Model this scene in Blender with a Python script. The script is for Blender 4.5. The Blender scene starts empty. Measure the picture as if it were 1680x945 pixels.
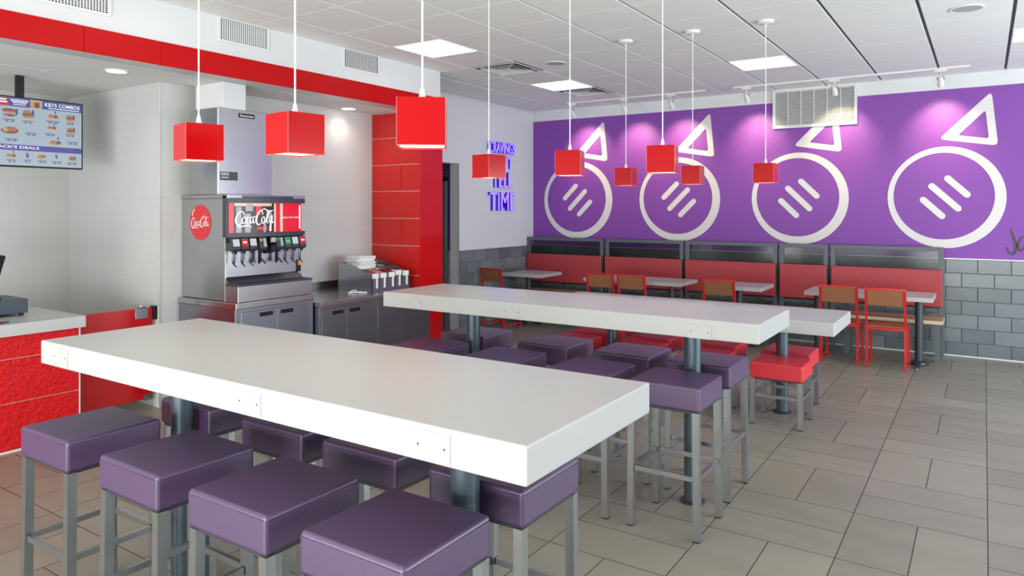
import bpy, bmesh, math, random
from mathutils import Vector, Matrix
random.seed(7)
S = bpy.context.scene
C = S.collection
PI = math.pi
R = math.radians

# ------------------------------------------------------------------ camera
YAW = R(33.58)
cd = bpy.data.cameras.new('camera'); cam = bpy.data.objects.new('camera', cd); C.objects.link(cam)
cam.location = (0, 0, 1.65); cam.rotation_euler = (PI/2, 0, YAW)
cd.sensor_width = 36; cd.lens = 1167/1680*36; cd.shift_y = -130/1680; cd.clip_start = 0.05
S.camera = cam
# ------------------------------------------------------------------ world, light, exposure
S.view_settings.view_transform = 'Standard'; S.view_settings.look = 'None'
S.view_settings.gamma = 1; S.view_settings.use_curve_mapping = False
S.view_settings.exposure = 0.0
W = bpy.data.worlds.new('world'); S.world = W; W.use_nodes = True
W.node_tree.nodes['Background'].inputs[0].default_value = (0.80, 0.90, 1.0, 1)
W.node_tree.nodes['Background'].inputs[1].default_value = 0.6

def area(name, loc, rot, sx, sy, power, col):
    d = bpy.data.lights.new(name, 'AREA'); d.shape = 'RECTANGLE'; d.size = sx; d.size_y = sy
    d.energy = power; d.color = col
    o = bpy.data.objects.new(name, d); C.objects.link(o); o.location = loc; o.rotation_euler = rot
    return o
# daylight standing outside the front and right shop windows
area('front_daylight', (-1.6, -2.85, 0.95), (R(122), 0, 0), 7.2, 1.5, 590, (0.97, 1.0, 0.965))
area('right_daylight', (3.85, 6.0, 1.25), (R(101), 0, R(90)), 6.0, 1.9, 410, (0.84, 0.94, 1.0))

# ------------------------------------------------------------------ materials
def lin(c):
    return tuple((x/255/12.92 if x/255 <= 0.04045 else ((x/255+0.055)/1.055)**2.4) for x in c)
def hx(r, g, b): return lin((r, g, b)) + (1,)
def mat(name, col, rough=0.5, metal=0.0, var=0.0, scale=8, bump=0.0, bscale=60, coat=0.0, spec=0.5,
        emit=None, estr=0.0, stretch=None, rvar=0.0):
    m = bpy.data.materials.new(name); m.use_nodes = True
    n = m.node_tree.nodes; l = m.node_tree.links; b = n['Principled BSDF']
    b.inputs['Base Color'].default_value = col; b.inputs['Roughness'].default_value = rough
    b.inputs['Metallic'].default_value = metal; b.inputs['Coat Weight'].default_value = coat
    b.inputs['Coat Roughness'].default_value = 0.08
    b.inputs['Specular IOR Level'].default_value = spec
    tc = n.new('ShaderNodeTexCoord'); src = tc.outputs['Object']
    if stretch:
        mp = n.new('ShaderNodeMapping'); mp.inputs['Scale'].default_value = stretch
        l.new(src, mp.inputs[0]); src = mp.outputs[0]
    nz = n.new('ShaderNodeTexNoise'); nz.inputs['Scale'].default_value = scale; nz.inputs['Detail'].default_value = 3
    l.new(src, nz.inputs['Vector'])
    if var > 0:
        hv = n.new('ShaderNodeMixRGB'); hv.blend_type = 'MIX'
        k1 = tuple(min(1, c*(1-var)) for c in col[:3]) + (1,); k2 = tuple(min(1, c*(1+var)) for c in col[:3]) + (1,)
        hv.inputs[1].default_value = k1; hv.inputs[2].default_value = k2
        l.new(nz.outputs['Fac'], hv.inputs[0]); l.new(hv.outputs[0], b.inputs['Base Color'])
    if rvar > 0:
        mr = n.new('ShaderNodeMapRange'); mr.inputs['To Min'].default_value = max(0.02, rough-rvar)
        mr.inputs['To Max'].default_value = min(1, rough+rvar)
        l.new(nz.outputs['Fac'], mr.inputs['Value']); l.new(mr.outputs[0], b.inputs['Roughness'])
    if bump > 0:
        nb = n.new('ShaderNodeTexNoise'); nb.inputs['Scale'].default_value = bscale; nb.inputs['Detail'].default_value = 2
        l.new(src, nb.inputs['Vector'])
        bp = n.new('ShaderNodeBump'); bp.inputs['Strength'].default_value = bump; bp.inputs['Distance'].default_value = 0.01
        l.new(nb.outputs['Fac'], bp.inputs['Height']); l.new(bp.outputs[0], b.inputs['Normal'])
    if emit:
        b.inputs['Emission Color'].default_value = emit; b.inputs['Emission Strength'].default_value = estr
    return m

M = {}
M['white_wall'] = mat('white_wall_paint', hx(226, 227, 227), 0.6, var=0.01)
M['ceiling'] = mat('ceiling_tile', hx(237, 238, 235), 0.9, var=0.015, scale=30, bump=0.15, bscale=250)
M['gap_shade'] = mat('ceiling_gap_shade', hx(84, 84, 86), 0.7)  # white grid bars coloured dark, shade of the tile gaps painted in
M['plaster'] = mat('low_ceiling_paint', hx(224, 223, 222), 0.7)
M['solid_white'] = mat('white_solid_surface', hx(192, 192, 190), 0.30, var=0.008, scale=5, spec=0.4)
M['edge_line'] = mat('plate_joint_shadow_gap', hx(170, 172, 178), 0.6)
M['purple_vinyl'] = mat('purple_vinyl', hx(84, 60, 97), 0.42, var=0.05, scale=4, bump=0.05, bscale=260, spec=1.0)
M['red_vinyl'] = mat('red_vinyl', hx(224, 52, 62), 0.40, var=0.04, scale=4, bump=0.05, bscale=260)
M['bench_vinyl'] = mat('dull_red_vinyl', hx(178, 62, 68), 0.5, var=0.05, scale=3, bump=0.04, bscale=200)
M['piping'] = mat('purple_seam', hx(100, 78, 110), 0.45)
M['red_piping'] = mat('red_seam', hx(215, 80, 90), 0.4)
M['stool_metal'] = mat('clear_coated_steel', hx(176, 179, 180), 0.28, metal=0.92, var=0.01, scale=3, rvar=0.0)
M['weld'] = mat('dark_weld', hx(60, 62, 66), 0.5, metal=0.8)
M['post_metal'] = mat('blue_grey_post', hx(90, 104, 114), 0.30, metal=0.5, var=0.08, scale=5)
M['dark_post'] = mat('charcoal_post', hx(70, 76, 82), 0.4, metal=0.4)
M['frame_grey'] = mat('grey_powder_coated_frame', hx(96, 104, 108), 0.45, metal=0.2)
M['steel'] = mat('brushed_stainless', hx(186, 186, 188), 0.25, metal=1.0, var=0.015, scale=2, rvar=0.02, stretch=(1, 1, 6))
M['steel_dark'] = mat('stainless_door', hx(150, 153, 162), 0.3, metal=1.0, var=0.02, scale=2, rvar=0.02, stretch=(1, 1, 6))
M['trim_steel'] = mat('bright_corner_steel', hx(225, 225, 225), 0.35, metal=0.6)
M['black'] = mat('black_plastic', hx(18, 19, 22), 0.4, spec=0.3)
M['charcoal'] = mat('charcoal_plastic', hx(62, 66, 72), 0.4, spec=0.5)
M['slate_box'] = mat('slate_coated_steel', hx(56, 64, 78), 0.42)
M['lamp_red'] = mat('gloss_red_acrylic', hx(184, 4, 8), 0.16, spec=0.35)
M['lamp_edge'] = mat('red_edge_trim', hx(240, 110, 105), 0.25)
M['diffuser'] = mat('lit_lamp_diffuser', hx(255, 240, 225), 0.5, emit=(1, 0.90, 0.78, 1), estr=2.2)
M['lamp_inner'] = mat('white_lamp_lining', hx(250, 244, 236), 0.6)
M['cord'] = mat('white_cord', hx(238, 238, 236), 0.5)
M['panel_light'] = mat('led_panel_diffuser', hx(255, 255, 255), 0.5, emit=(1, 0.99, 0.97, 1), estr=1.8)
M['downlight'] = mat('downlight_lens', hx(255, 255, 255), 0.5, emit=(1, 0.93, 0.82, 1), estr=6.0)
M['white_metal'] = mat('white_enamel', hx(232, 232, 230), 0.4)
M['lens'] = mat('spot_lens', hx(255, 240, 220), 0.3, emit=(1, 0.85, 0.72, 1), estr=3.0)
M['red_gloss'] = mat('gloss_red_panel', hx(200, 10, 18), 0.16, coat=0.2, spec=0.4, var=0.04, scale=2)
M['red_band'] = mat('satin_red_band', hx(192, 2, 8), 0.35, spec=0.2, var=0.04, scale=2)
M['band_under'] = mat('pale_band_underside', hx(196, 190, 192), 0.35)
M['red_tile'] = mat('satin_red_tile', hx(206, 34, 30), 0.28, spec=0.4, var=0.05, scale=1.5)
M['grout_white'] = mat('pale_grout', hx(238, 205, 200), 0.8)
M['purple_paint'] = mat('purple_mural_paint', hx(134, 70, 168), 0.5, var=0.02, scale=1.5)
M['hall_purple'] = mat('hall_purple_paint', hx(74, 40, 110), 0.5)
M['mural_white'] = mat('white_mural_paint', hx(226, 222, 220), 0.5)
M['ink'] = mat('dark_grey_mural_paint', hx(70, 66, 72), 0.5)
M['wood'] = mat('warm_plywood', hx(160, 104, 70), 0.42, var=0.14, scale=5, stretch=(1, 9, 9))
M['wood_light'] = mat('light_oak_laminate', hx(196, 158, 122), 0.4, var=0.10, scale=5, stretch=(1, 9, 9))
M['wood_seat'] = mat('seat_plywood', hx(170, 96, 66), 0.4, var=0.12, scale=5, stretch=(9, 1, 9))
M['red_frame'] = mat('gloss_red_tube', hx(214, 30, 34), 0.28, coat=0.3)
M['door_paint'] = mat('olive_grey_door', hx(100, 100, 88), 0.5)
M['door_frame'] = mat('grey_door_frame', hx(92, 98, 100), 0.5)
M['paper'] = mat('white_paper', hx(240, 238, 236), 0.7)
M['pink_pack'] = mat('pink_packet', hx(232, 130, 120), 0.5)
M['orange_pack'] = mat('orange_packet', hx(222, 120, 84), 0.5)
M['silver_pack'] = mat('silver_packet', hx(180, 180, 182), 0.35, metal=0.3)
M['maroon_pack'] = mat('maroon_packet', hx(120, 50, 60), 0.5)
M['neon'] = mat('lit_violet_neon', hx(140, 110, 255), 0.4, emit=lin((150, 122, 255))+(1,), estr=1.3)
M['neon_back'] = mat('deep_blue_sign_return', hx(40, 20, 150), 0.5, emit=lin((50, 20, 190))+(1,), estr=0.5)
M['coke_red'] = mat('cola_red', hx(214, 30, 44), 0.3, coat=0.3)
M['white_ink'] = mat('white_print', hx(244, 244, 244), 0.5)
M['cola_brown'] = mat('cola_dark_brown', hx(52, 30, 30), 0.3)
M['lit_red'] = mat('backlit_red_film', hx(216, 24, 44), 0.3, emit=lin((226, 26, 48))+(1,), estr=0.35)
M['lit_tan'] = mat('backlit_pale_film', hx(222, 190, 166), 0.3, emit=lin((222, 190, 166))+(1,), estr=0.3)
M['lit_ice'] = mat('backlit_ice_film', hx(150, 150, 160), 0.3, emit=lin((150, 150, 165))+(1,), estr=0.25)
M['lit_white'] = mat('backlit_white_film', hx(244, 240, 240), 0.3, emit=(1, 1, 1, 1), estr=0.45)
M['green'] = mat('green_label', hx(60, 150, 105), 0.4)
M['pale_label'] = mat('pale_label', hx(206, 212, 220), 0.4)
M['amber'] = mat('amber_label', hx(226, 160, 50), 0.4)
def screen_mat(name, c, k=0.62):
    return mat(name, (0.01, 0.01, 0.01, 1), 0.25, emit=lin(c)+(1,), estr=k)
M['scr_bg'] = screen_mat('screen_pale_blue', (196, 214, 230))
M['scr_purple'] = screen_mat('screen_violet', (84, 66, 176))
M['scr_blue'] = screen_mat('screen_navy', (72, 84, 168))
M['scr_red'] = screen_mat('screen_red', (214, 40, 60))
M['scr_white'] = screen_mat('screen_white', (245, 248, 255), 0.9)
M['scr_text'] = screen_mat('screen_text_grey', (90, 104, 128))
M['scr_bun'] = screen_mat('screen_bun', (206, 140, 84))
M['scr_meat'] = screen_mat('screen_patty', (140, 84, 62))
M['scr_tan'] = screen_mat('screen_fries', (226, 186, 130))
M['scr_pink'] = screen_mat('screen_ham', (214, 120, 100))
M['scr_green'] = screen_mat('screen_leaf', (90, 130, 84))

def smoked():
    m = bpy.data.materials.new('tinted_clear_panel'); m.use_nodes = True
    n = m.node_tree.nodes; l = m.node_tree.links; n.remove(n['Principled BSDF'])
    t = n.new('ShaderNodeBsdfTransparent'); t.inputs[0].default_value = (0.60, 0.62, 0.62, 1)
    g = n.new('ShaderNodeBsdfGlossy'); g.inputs['Roughness'].default_value = 0.12; g.inputs[0].default_value = (0.8, 0.8, 0.8, 1)
    x = n.new('ShaderNodeMixShader'); x.inputs[0].default_value = 0.025
    l.new(t.outputs[0], x.inputs[1]); l.new(g.outputs[0], x.inputs[2]); l.new(x.outputs[0], n['Material Output'].inputs[0])
    return m
M['smoked'] = smoked()
def glass():
    m = bpy.data.materials.new('window_glass'); m.use_nodes = True
    n = m.node_tree.nodes; l = m.node_tree.links; n.remove(n['Principled BSDF'])
    t = n.new('ShaderNodeBsdfTransparent'); g = n.new('ShaderNodeBsdfGlossy'); g.inputs['Roughness'].default_value = 0.02
    x = n.new('ShaderNodeMixShader'); x.inputs[0].default_value = 0.06
    l.new(t.outputs[0], x.inputs[1]); l.new(g.outputs[0], x.inputs[2]); l.new(x.outputs[0], n['Material Output'].inputs[0])
    return m
M['glass'] = glass()

def nd(nt, typ, **kw):
    o = nt.nodes.new(typ)
    for k, v in kw.items(): setattr(o, k, v)
    return o
def mth(nt, op, a, b=None):
    o = nt.nodes.new('ShaderNodeMath'); o.operation = op
    for i, v in enumerate((a, b)):
        if v is None: continue
        if isinstance(v, (int, float)): o.inputs[i].default_value = v
        else: nt.links.new(v, o.inputs[i])
    return o.outputs[0]
def floor_mat():                                                     # 0.6 m basket-weave of 0.3 x 0.6 m tiles
    m = bpy.data.materials.new('warm_grey_porcelain_basketweave'); m.use_nodes = True
    nt = m.node_tree; b = nt.nodes['Principled BSDF']; L = nt.links
    g = nd(nt, 'ShaderNodeNewGeometry'); sp = nd(nt, 'ShaderNodeSeparateXYZ'); L.new(g.outputs['Position'], sp.inputs[0])
    u = mth(nt, 'DIVIDE', mth(nt, 'SUBTRACT', sp.outputs[0], 0.015), 0.604)
    v = mth(nt, 'DIVIDE', mth(nt, 'SUBTRACT', sp.outputs[1], 4.243), 0.602)
    fu = mth(nt, 'FLOOR', u); fv = mth(nt, 'FLOOR', v)
    par = mth(nt, 'ABSOLUTE', mth(nt, 'MODULO', mth(nt, 'ADD', fu, fv), 2.0))   # 1 = tiles run along x
    cu = mth(nt, 'SUBTRACT', u, fu); cv = mth(nt, 'SUBTRACT', v, fv)
    inv = mth(nt, 'SUBTRACT', 1.0, par)
    # coordinate across the split
    sc = mth(nt, 'ADD', mth(nt, 'MULTIPLY', cv, par), mth(nt, 'MULTIPLY', cu, inv))
    half = mth(nt, 'GREATER_THAN', sc, 0.5)
    dmid = mth(nt, 'ABSOLUTE', mth(nt, 'SUBTRACT', sc, 0.5))
    eu = mth(nt, 'MINIMUM', cu, mth(nt, 'SUBTRACT', 1.0, cu)); ev = mth(nt, 'MINIMUM', cv, mth(nt, 'SUBTRACT', 1.0, cv))
    d = mth(nt, 'MINIMUM', mth(nt, 'MINIMUM', eu, ev), dmid)
    grout = mth(nt, 'LESS_THAN', d, 0.0045)
    cmb = nd(nt, 'ShaderNodeCombineXYZ'); L.new(fu, cmb.inputs[0]); L.new(fv, cmb.inputs[1]); L.new(half, cmb.inputs[2])
    wn = nd(nt, 'ShaderNodeTexWhiteNoise'); L.new(cmb.outputs[0], wn.inputs['Vector'])
    nz = nd(nt, 'ShaderNodeTexNoise'); nz.inputs['Scale'].default_value = 2.2; nz.inputs['Detail'].default_value = 5
    mp = nd(nt, 'ShaderNodeMapping'); mp.inputs['Scale'].default_value = (1, 3.5, 1)
    L.new(g.outputs['Position'], mp.inputs[0]); L.new(mp.outputs[0], nz.inputs['Vector'])
    f = mth(nt, 'ADD', mth(nt, 'MULTIPLY', wn.outputs[0], 0.35), mth(nt, 'MULTIPLY', nz.outputs['Fac'], 0.65))
    rp = nd(nt, 'ShaderNodeValToRGB'); e = rp.color_ramp.elements
    e[0].position = 0.2; e[0].color = hx(133, 128, 116); e[1].position = 0.8; e[1].color = hx(155, 150, 136)
    L.new(f, rp.inputs[0])
    mx = nd(nt, 'ShaderNodeMixRGB'); mx.inputs[2].default_value = hx(66, 60, 56)
    L.new(grout, mx.inputs[0]); L.new(rp.outputs[0], mx.inputs[1]); L.new(mx.outputs[0], b.inputs['Base Color'])
    rr = mth(nt, 'ADD', mth(nt, 'MULTIPLY', nz.outputs['Fac'], 0.18), 0.27)
    L.new(mth(nt, 'MAXIMUM', rr, mth(nt, 'MULTIPLY', grout, 0.8)), b.inputs['Roughness'])
    b.inputs['Specular IOR Level'].default_value = 0.5
    bp = nd(nt, 'ShaderNodeBump'); bp.inputs['Strength'].default_value = 0.35; bp.inputs['Distance'].default_value = 0.003
    L.new(mth(nt, 'SUBTRACT', 1.0, grout), bp.inputs['Height']); L.new(bp.outputs[0], b.inputs['Normal'])
    return m
M['floor'] = floor_mat()
def brick_bump(name, col, rough, axis):                              # white painted brick-pattern wall board
    m = bpy.data.materials.new(name); m.use_nodes = True
    nt = m.node_tree; b = nt.nodes['Principled BSDF']; L = nt.links
    g = nd(nt, 'ShaderNodeNewGeometry'); sp = nd(nt, 'ShaderNodeSeparateXYZ'); L.new(g.outputs['Position'], sp.inputs[0])
    cb = nd(nt, 'ShaderNodeCombineXYZ'); L.new(sp.outputs[axis], cb.inputs[0]); L.new(sp.outputs[2], cb.inputs[1])
    br = nd(nt, 'ShaderNodeTexBrick'); br.inputs['Scale'].default_value = 1.0
    br.inputs['Brick Width'].default_value = 0.20; br.inputs['Row Height'].default_value = 0.067; br.inputs['Mortar Size'].default_value = 0.005
    br.inputs['Color1'].default_value = col; br.inputs['Color2'].default_value = col
    br.inputs['Mortar'].default_value = tuple(c*0.975 for c in col[:3])+(1,)
    L.new(cb.outputs[0], br.inputs['Vector']); L.new(br.outputs['Color'], b.inputs['Base Color'])
    nz = nd(nt, 'ShaderNodeTexNoise'); nz.inputs['Scale'].default_value = 45; L.new(g.outputs['Position'], nz.inputs['Vector'])
    h = mth(nt, 'ADD', mth(nt, 'MULTIPLY', nz.outputs['Fac'], 0.5), mth(nt, 'MULTIPLY', mth(nt, 'SUBTRACT', 1.0, br.outputs['Fac']), 1.0))
    bp = nd(nt, 'ShaderNodeBump'); bp.inputs['Strength'].default_value = 0.18; bp.inputs['Distance'].default_value = 0.004
    L.new(h, bp.inputs['Height']); L.new(bp.outputs[0], b.inputs['Normal'])
    b.inputs['Roughness'].default_value = rough
    return m
M['brick_y'] = brick_bump('white_glazed_brick_board_a', hx(207, 206, 204), 0.38, 1)
M['brick_x'] = brick_bump('white_glazed_brick_board_b', hx(204, 205, 205), 0.38, 0)
def grey_tile_mat():
    m = bpy.data.materials.new('blue_grey_glazed_tile'); m.use_nodes = True
    nt = m.node_tree; b = nt.nodes['Principled BSDF']; L = nt.links
    at = nd(nt, 'ShaderNodeNewGeometry')
    nz = nd(nt, 'ShaderNodeTexNoise'); nz.inputs['Scale'].default_value = 4.5; nz.inputs['Detail'].default_value = 4
    L.new(at.outputs['Position'], nz.inputs['Vector'])
    f = mth(nt, 'ADD', mth(nt, 'MULTIPLY', at.outputs['Random Per Island'], 0.55), mth(nt, 'MULTIPLY', nz.outputs['Fac'], 0.45))
    rp = nd(nt, 'ShaderNodeValToRGB'); e = rp.color_ramp.elements
    e[0].position = 0.15; e[0].color = hx(92, 100, 106); e[1].position = 0.85; e[1].color = hx(130, 137, 141)
    L.new(f, rp.inputs[0]); L.new(rp.outputs[0], b.inputs['Base Color'])
    b.inputs['Roughness'].default_value = 0.24
    return m
M['grey_tile'] = grey_tile_mat()
M['grey_grout'] = mat('grey_grout', hx(120, 122, 122), 0.85)
def rough_red():
    m = mat('pebbled_red_tile', hx(212, 16, 24), 0.34, spec=0.3, var=0.05, scale=2)
    nt = m.node_tree; b = nt.nodes['Principled BSDF']
    g = nd(nt, 'ShaderNodeNewGeometry')
    v = nd(nt, 'ShaderNodeTexNoise'); v.inputs['Scale'].default_value = 42; v.inputs['Detail'].default_value = 3
    nt.links.new(g.outputs['Position'], v.inputs['Vector'])
    bp = nd(nt, 'ShaderNodeBump'); bp.inputs['Strength'].default_value = 0.9; bp.inputs['Distance'].default_value = 0.014
    nt.links.new(v.outputs['Fac'], bp.inputs['Height']); nt.links.new(bp.outputs[0], b.inputs['Normal'])
    return m
M['rough_red'] = rough_red()

# ------------------------------------------------------------------ mesh helpers
ORG = {}
def catmull(P, n=6):
    P = [Vector(p) for p in P]; out = []
    for i in range(len(P)-1):
        a = P[max(0, i-1)]; b = P[i]; c = P[i+1]; d = P[min(len(P)-1, i+2)]
        for k in range(n):
            t = k/n
            out.append(0.5*((2*b)+(c-a)*t+(2*a-5*b+4*c-d)*t*t+(3*b-a-3*c+d)*t**3))
    out.append(P[-1]); return out
class MB:
    def __init__(s): s.bm = bmesh.new()
    def box(s, x0, x1, y0, y1, z0, z1, bev=0, seg=2, mtx=None):
        t = bmesh.new()
        vs = [t.verts.new((x, y, z)) for x in (x0, x1) for y in (y0, y1) for z in (z0, z1)]
        for f in ((0, 1, 3, 2), (4, 6, 7, 5), (0, 4, 5, 1), (2, 3, 7, 6), (0, 2, 6, 4), (1, 5, 7, 3)):
            t.faces.new([vs[i] for i in f])
        bmesh.ops.recalc_face_normals(t, faces=t.faces)
        if bev > 0:
            bmesh.ops.bevel(t, geom=list(t.edges), offset=bev, segments=seg, affect='EDGES', profile=0.5)
        if mtx is not None: bmesh.ops.transform(t, matrix=mtx, verts=t.verts)
        s.join(t); return s
    def join(s, t):
        me = bpy.data.meshes.new('tmp'); t.to_mesh(me); t.free(); s.bm.from_mesh(me); bpy.data.meshes.remove(me)
    def cyl(s, p0, p1, r, n=20, r2=None):
        p0 = Vector(p0); p1 = Vector(p1); d = p1-p0
        q = d.to_track_quat('Z', 'Y').to_matrix()
        r2 = r if r2 is None else r2
        a = [s.bm.verts.new(p0+q@Vector((math.cos(2*PI*i/n)*r, math.sin(2*PI*i/n)*r, 0))) for i in range(n)]
        b = [s.bm.verts.new(p1+q@Vector((math.cos(2*PI*i/n)*r2, math.sin(2*PI*i/n)*r2, 0))) for i in range(n)]
        for i in range(n): s.bm.faces.new((a[i], a[(i+1) % n], b[(i+1) % n], b[i]))
        s.bm.faces.new(a[::-1]); s.bm.faces.new(b); return s
    def bar(s, p0, p1, w, h=None, up=(0, 0, 1)):                     # rectangular section bar
        h = w if h is None else h
        p0 = Vector(p0); p1 = Vector(p1); d = (p1-p0).normalized(); up = Vector(up)
        if abs(d.dot(up)) > 0.95: up = Vector((0, 1, 0))
        x = d.cross(up).normalized(); y = x.cross(d).normalized()
        A = [s.bm.verts.new(p+x*a*w/2+y*b*h/2) for p in (p0, p1) for a, b in ((-1, -1), (1, -1), (1, 1), (-1, 1))]
        fs = [s.bm.faces.new([A[i] for i in f]) for f in ((3, 2, 1, 0), (4, 5, 6, 7), (0, 1, 5, 4), (1, 2, 6, 5), (2, 3, 7, 6), (3, 0, 4, 7))]
        bmesh.ops.recalc_face_normals(s.bm, faces=fs); return s
    def tube(s, pts, r, n=10):
        pts = [Vector(p) for p in pts]; rings = []
        for i, p in enumerate(pts):
            d = (pts[min(i+1, len(pts)-1)]-pts[max(i-1, 0)]).normalized()
            q = d.to_track_quat('Z', 'Y').to_matrix()
            rings.append([s.bm.verts.new(p+q@Vector((math.cos(2*PI*k/n)*r, math.sin(2*PI*k/n)*r, 0))) for k in range(n)])
        for a, b in zip(rings, rings[1:]):
            # match closest start
            best = min(range(n), key=lambda o: sum((a[k].co-b[(k+o) % n].co).length for k in (0, n//3)))
            for k in range(n):
                s.bm.faces.new((a[k], a[(k+1) % n], b[(k+1+best) % n], b[(k+best) % n]))
        s.bm.faces.new(rings[0][::-1]); s.bm.faces.new(rings[-1]); return s
    def prism(s, poly, o, u, v, t):                                  # poly in (u, v), extruded by vector t
        o = Vector(o); u = Vector(u); v = Vector(v); t = Vector(t)
        a = [s.bm.verts.new(o+u*p[0]+v*p[1]) for p in poly]; b = [s.bm.verts.new(w.co+t) for w in a]
        n = len(a); fs = [s.bm.faces.new(a[::-1]), s.bm.faces.new(b)]
        for i in range(n): fs.append(s.bm.faces.new((a[i], a[(i+1) % n], b[(i+1) % n], b[i])))
        bmesh.ops.recalc_face_normals(s.bm, faces=fs); return s
    def ring(s, c, r0, r1, o, u, v, t, n=72, dx=0.0, dy=0.0):        # flat ring, inner circle may be off-centre
        o = Vector(o); u = Vector(u); v = Vector(v); t = Vector(t)
        def P(r, i, ox=0, oy=0): return o+u*(c[0]+ox+r*math.cos(2*PI*i/n))+v*(c[1]+oy+r*math.sin(2*PI*i/n))
        a = [s.bm.verts.new(P(r0, i, dx, dy)) for i in range(n)]; b = [s.bm.verts.new(P(r1, i)) for i in range(n)]
        a2 = [s.bm.verts.new(x.co+t) for x in a]; b2 = [s.bm.verts.new(x.co+t) for x in b]
        fs = []
        for i in range(n):
            j = (i+1) % n
            fs += [s.bm.faces.new((a[i], a[j], b[j], b[i])), s.bm.faces.new((a2[i], b2[i], b2[j], a2[j])),
                   s.bm.faces.new((b[i], b[j], b2[j], b2[i])), s.bm.faces.new((a[i], a2[i], a2[j], a[j]))]
        bmesh.ops.recalc_face_normals(s.bm, faces=fs); return s
    def disc(s, c, ru, rv, o, u, v, t, n=28):
        return s.prism([(c[0]+ru*math.cos(2*PI*i/n), c[1]+rv*math.sin(2*PI*i/n)) for i in range(n)], o, u, v, t)
    def ribbon(s, pts, ws, o, u, v, t, n=6):
        o = Vector(o); u = Vector(u); v = Vector(v); t = Vector(t)
        P = catmull([(p[0], p[1], 0) for p in pts], n)
        Wd = []
        for i in range(len(P)):
            k = i/n; a = int(min(k, len(ws)-1)); b = min(a+1, len(ws)-1); Wd.append(ws[a]*(1-(k-a))+ws[b]*(k-a))
        prev = None; fs = []
        for i, p in enumerate(P):
            d = (P[min(i+1, len(P)-1)]-P[max(i-1, 0)]); d = d.normalized() if d.length > 1e-6 else Vector((1, 0, 0))
            nn = Vector((-d.y, d.x, 0))*Wd[i]/2
            q = [p+nn, p-nn]
            cur = [s.bm.verts.new(o+u*x.x+v*x.y) for x in q]; cur += [s.bm.verts.new(c.co+t) for c in cur]
            if prev:
                fs += [s.bm.faces.new((prev[0], prev[1], cur[1], cur[0])), s.bm.faces.new((prev[2], cur[2], cur[3], prev[3])),
                       s.bm.faces.new((prev[0], cur[0], cur[2], prev[2])), s.bm.faces.new((prev[1], prev[3], cur[3], cur[1]))]
            else: fs.append(s.bm.faces.new((cur[0], cur[1], cur[3], cur[2])))
            prev = cur
        fs.append(s.bm.faces.new((prev[0], prev[2], prev[3], prev[1])))
        bmesh.ops.recalc_face_normals(s.bm, faces=fs); return s
    def text(s, txt, o, u, v, w, h, depth=0.001, bold=0.0, shear=0.0, res=3):  # text fitted to a w x h box, o = lower left
        cu = bpy.data.curves.new('t', 'FONT'); cu.body = txt; cu.size = 1; cu.offset = bold; cu.shear = shear; cu.resolution_u = res
        ob = bpy.data.objects.new('t', cu); C.objects.link(ob)
        dg = bpy.context.evaluated_depsgraph_get(); me = bpy.data.meshes.new_from_object(ob.evaluated_get(dg))
        bpy.data.objects.remove(ob); bpy.data.curves.remove(cu)
        xs = [q.co.x for q in me.vertices]; ys = [q.co.y for q in me.vertices]
        x0, x1, y0, y1 = min(xs), max(xs), min(ys), max(ys)
        t = bmesh.new(); t.from_mesh(me); bpy.data.meshes.remove(me)
        bmesh.ops.remove_doubles(t, verts=t.verts, dist=1e-5)
        o = Vector(o); u = Vector(u).normalized(); v = Vector(v).normalized(); nrm = u.cross(v)
        for q in t.verts: q.co = o+u*((q.co.x-x0)/(x1-x0)*w)+v*((q.co.y-y0)/(y1-y0)*h)
        if depth:
            r = bmesh.ops.extrude_face_region(t, geom=list(t.faces))
            bmesh.ops.translate(t, vec=nrm*depth, verts=[g for g in r['geom'] if isinstance(g, bmesh.types.BMVert)])
            bmesh.ops.recalc_face_normals(t, faces=t.faces)
        s.join(t); return s
    def lathe(s, prof, c, n=28):                                     # prof: (r, z) list
        c = Vector(c); rows = []
        for r, z in prof:
            rows.append([s.bm.verts.new(c+Vector((r*math.cos(2*PI*i/n), r*math.sin(2*PI*i/n), z))) for i in range(n)])
        fs = []
        for a, b in zip(rows, rows[1:]):
            for i in range(n): fs.append(s.bm.faces.new((a[i], a[(i+1) % n], b[(i+1) % n], b[i])))
        fs.append(s.bm.faces.new(rows[0][::-1])); fs.append(s.bm.faces.new(rows[-1]))
        bmesh.ops.recalc_face_normals(s.bm, faces=fs); return s
    def build(s, name, m, parent=None, org=None, label=None, ang=32):
        me = bpy.data.meshes.new(name); 
        if parent is not None: org = ORG.get(parent.name, Vector((0, 0, 0)))
        if org is not None: bmesh.ops.translate(s.bm, vec=-Vector(org), verts=s.bm.verts)
        s.bm.to_mesh(me); s.bm.free(); me.materials.append(m)
        for p in me.polygons: p.use_smooth = True
        me.set_sharp_from_angle(angle=R(ang))
        o = bpy.data.objects.new(name, me); C.objects.link(o)
        wn = o.modifiers.new('weighted', 'WEIGHTED_NORMAL'); wn.keep_sharp = True; wn.weight = 80
        if parent is not None: o.parent = parent; ORG[o.name] = org
        elif org is not None: o.location = org
        if label: o['label'] = label
        return o
def tag(o, label=None, cat=None, group=None, kind=None):
    if label: o['label'] = label
    if cat: o['category'] = cat
    if group: o['group'] = group
    if kind: o['kind'] = kind
    return o
def thing(name, label, cat, loc=(0, 0, 0), group=None):
    o = bpy.data.objects.new(name, None); C.objects.link(o); o.location = loc; o.empty_display_size = 0.1
    ORG[o.name] = Vector(loc); return tag(o, label, cat, group)
def struct(name, mb, m, label=None):
    o = mb.build(name, m); o['kind'] = 'structure'
    if label: o['label'] = label
    return o
def part(o, kind): o['kind'] = kind; return o
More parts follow.
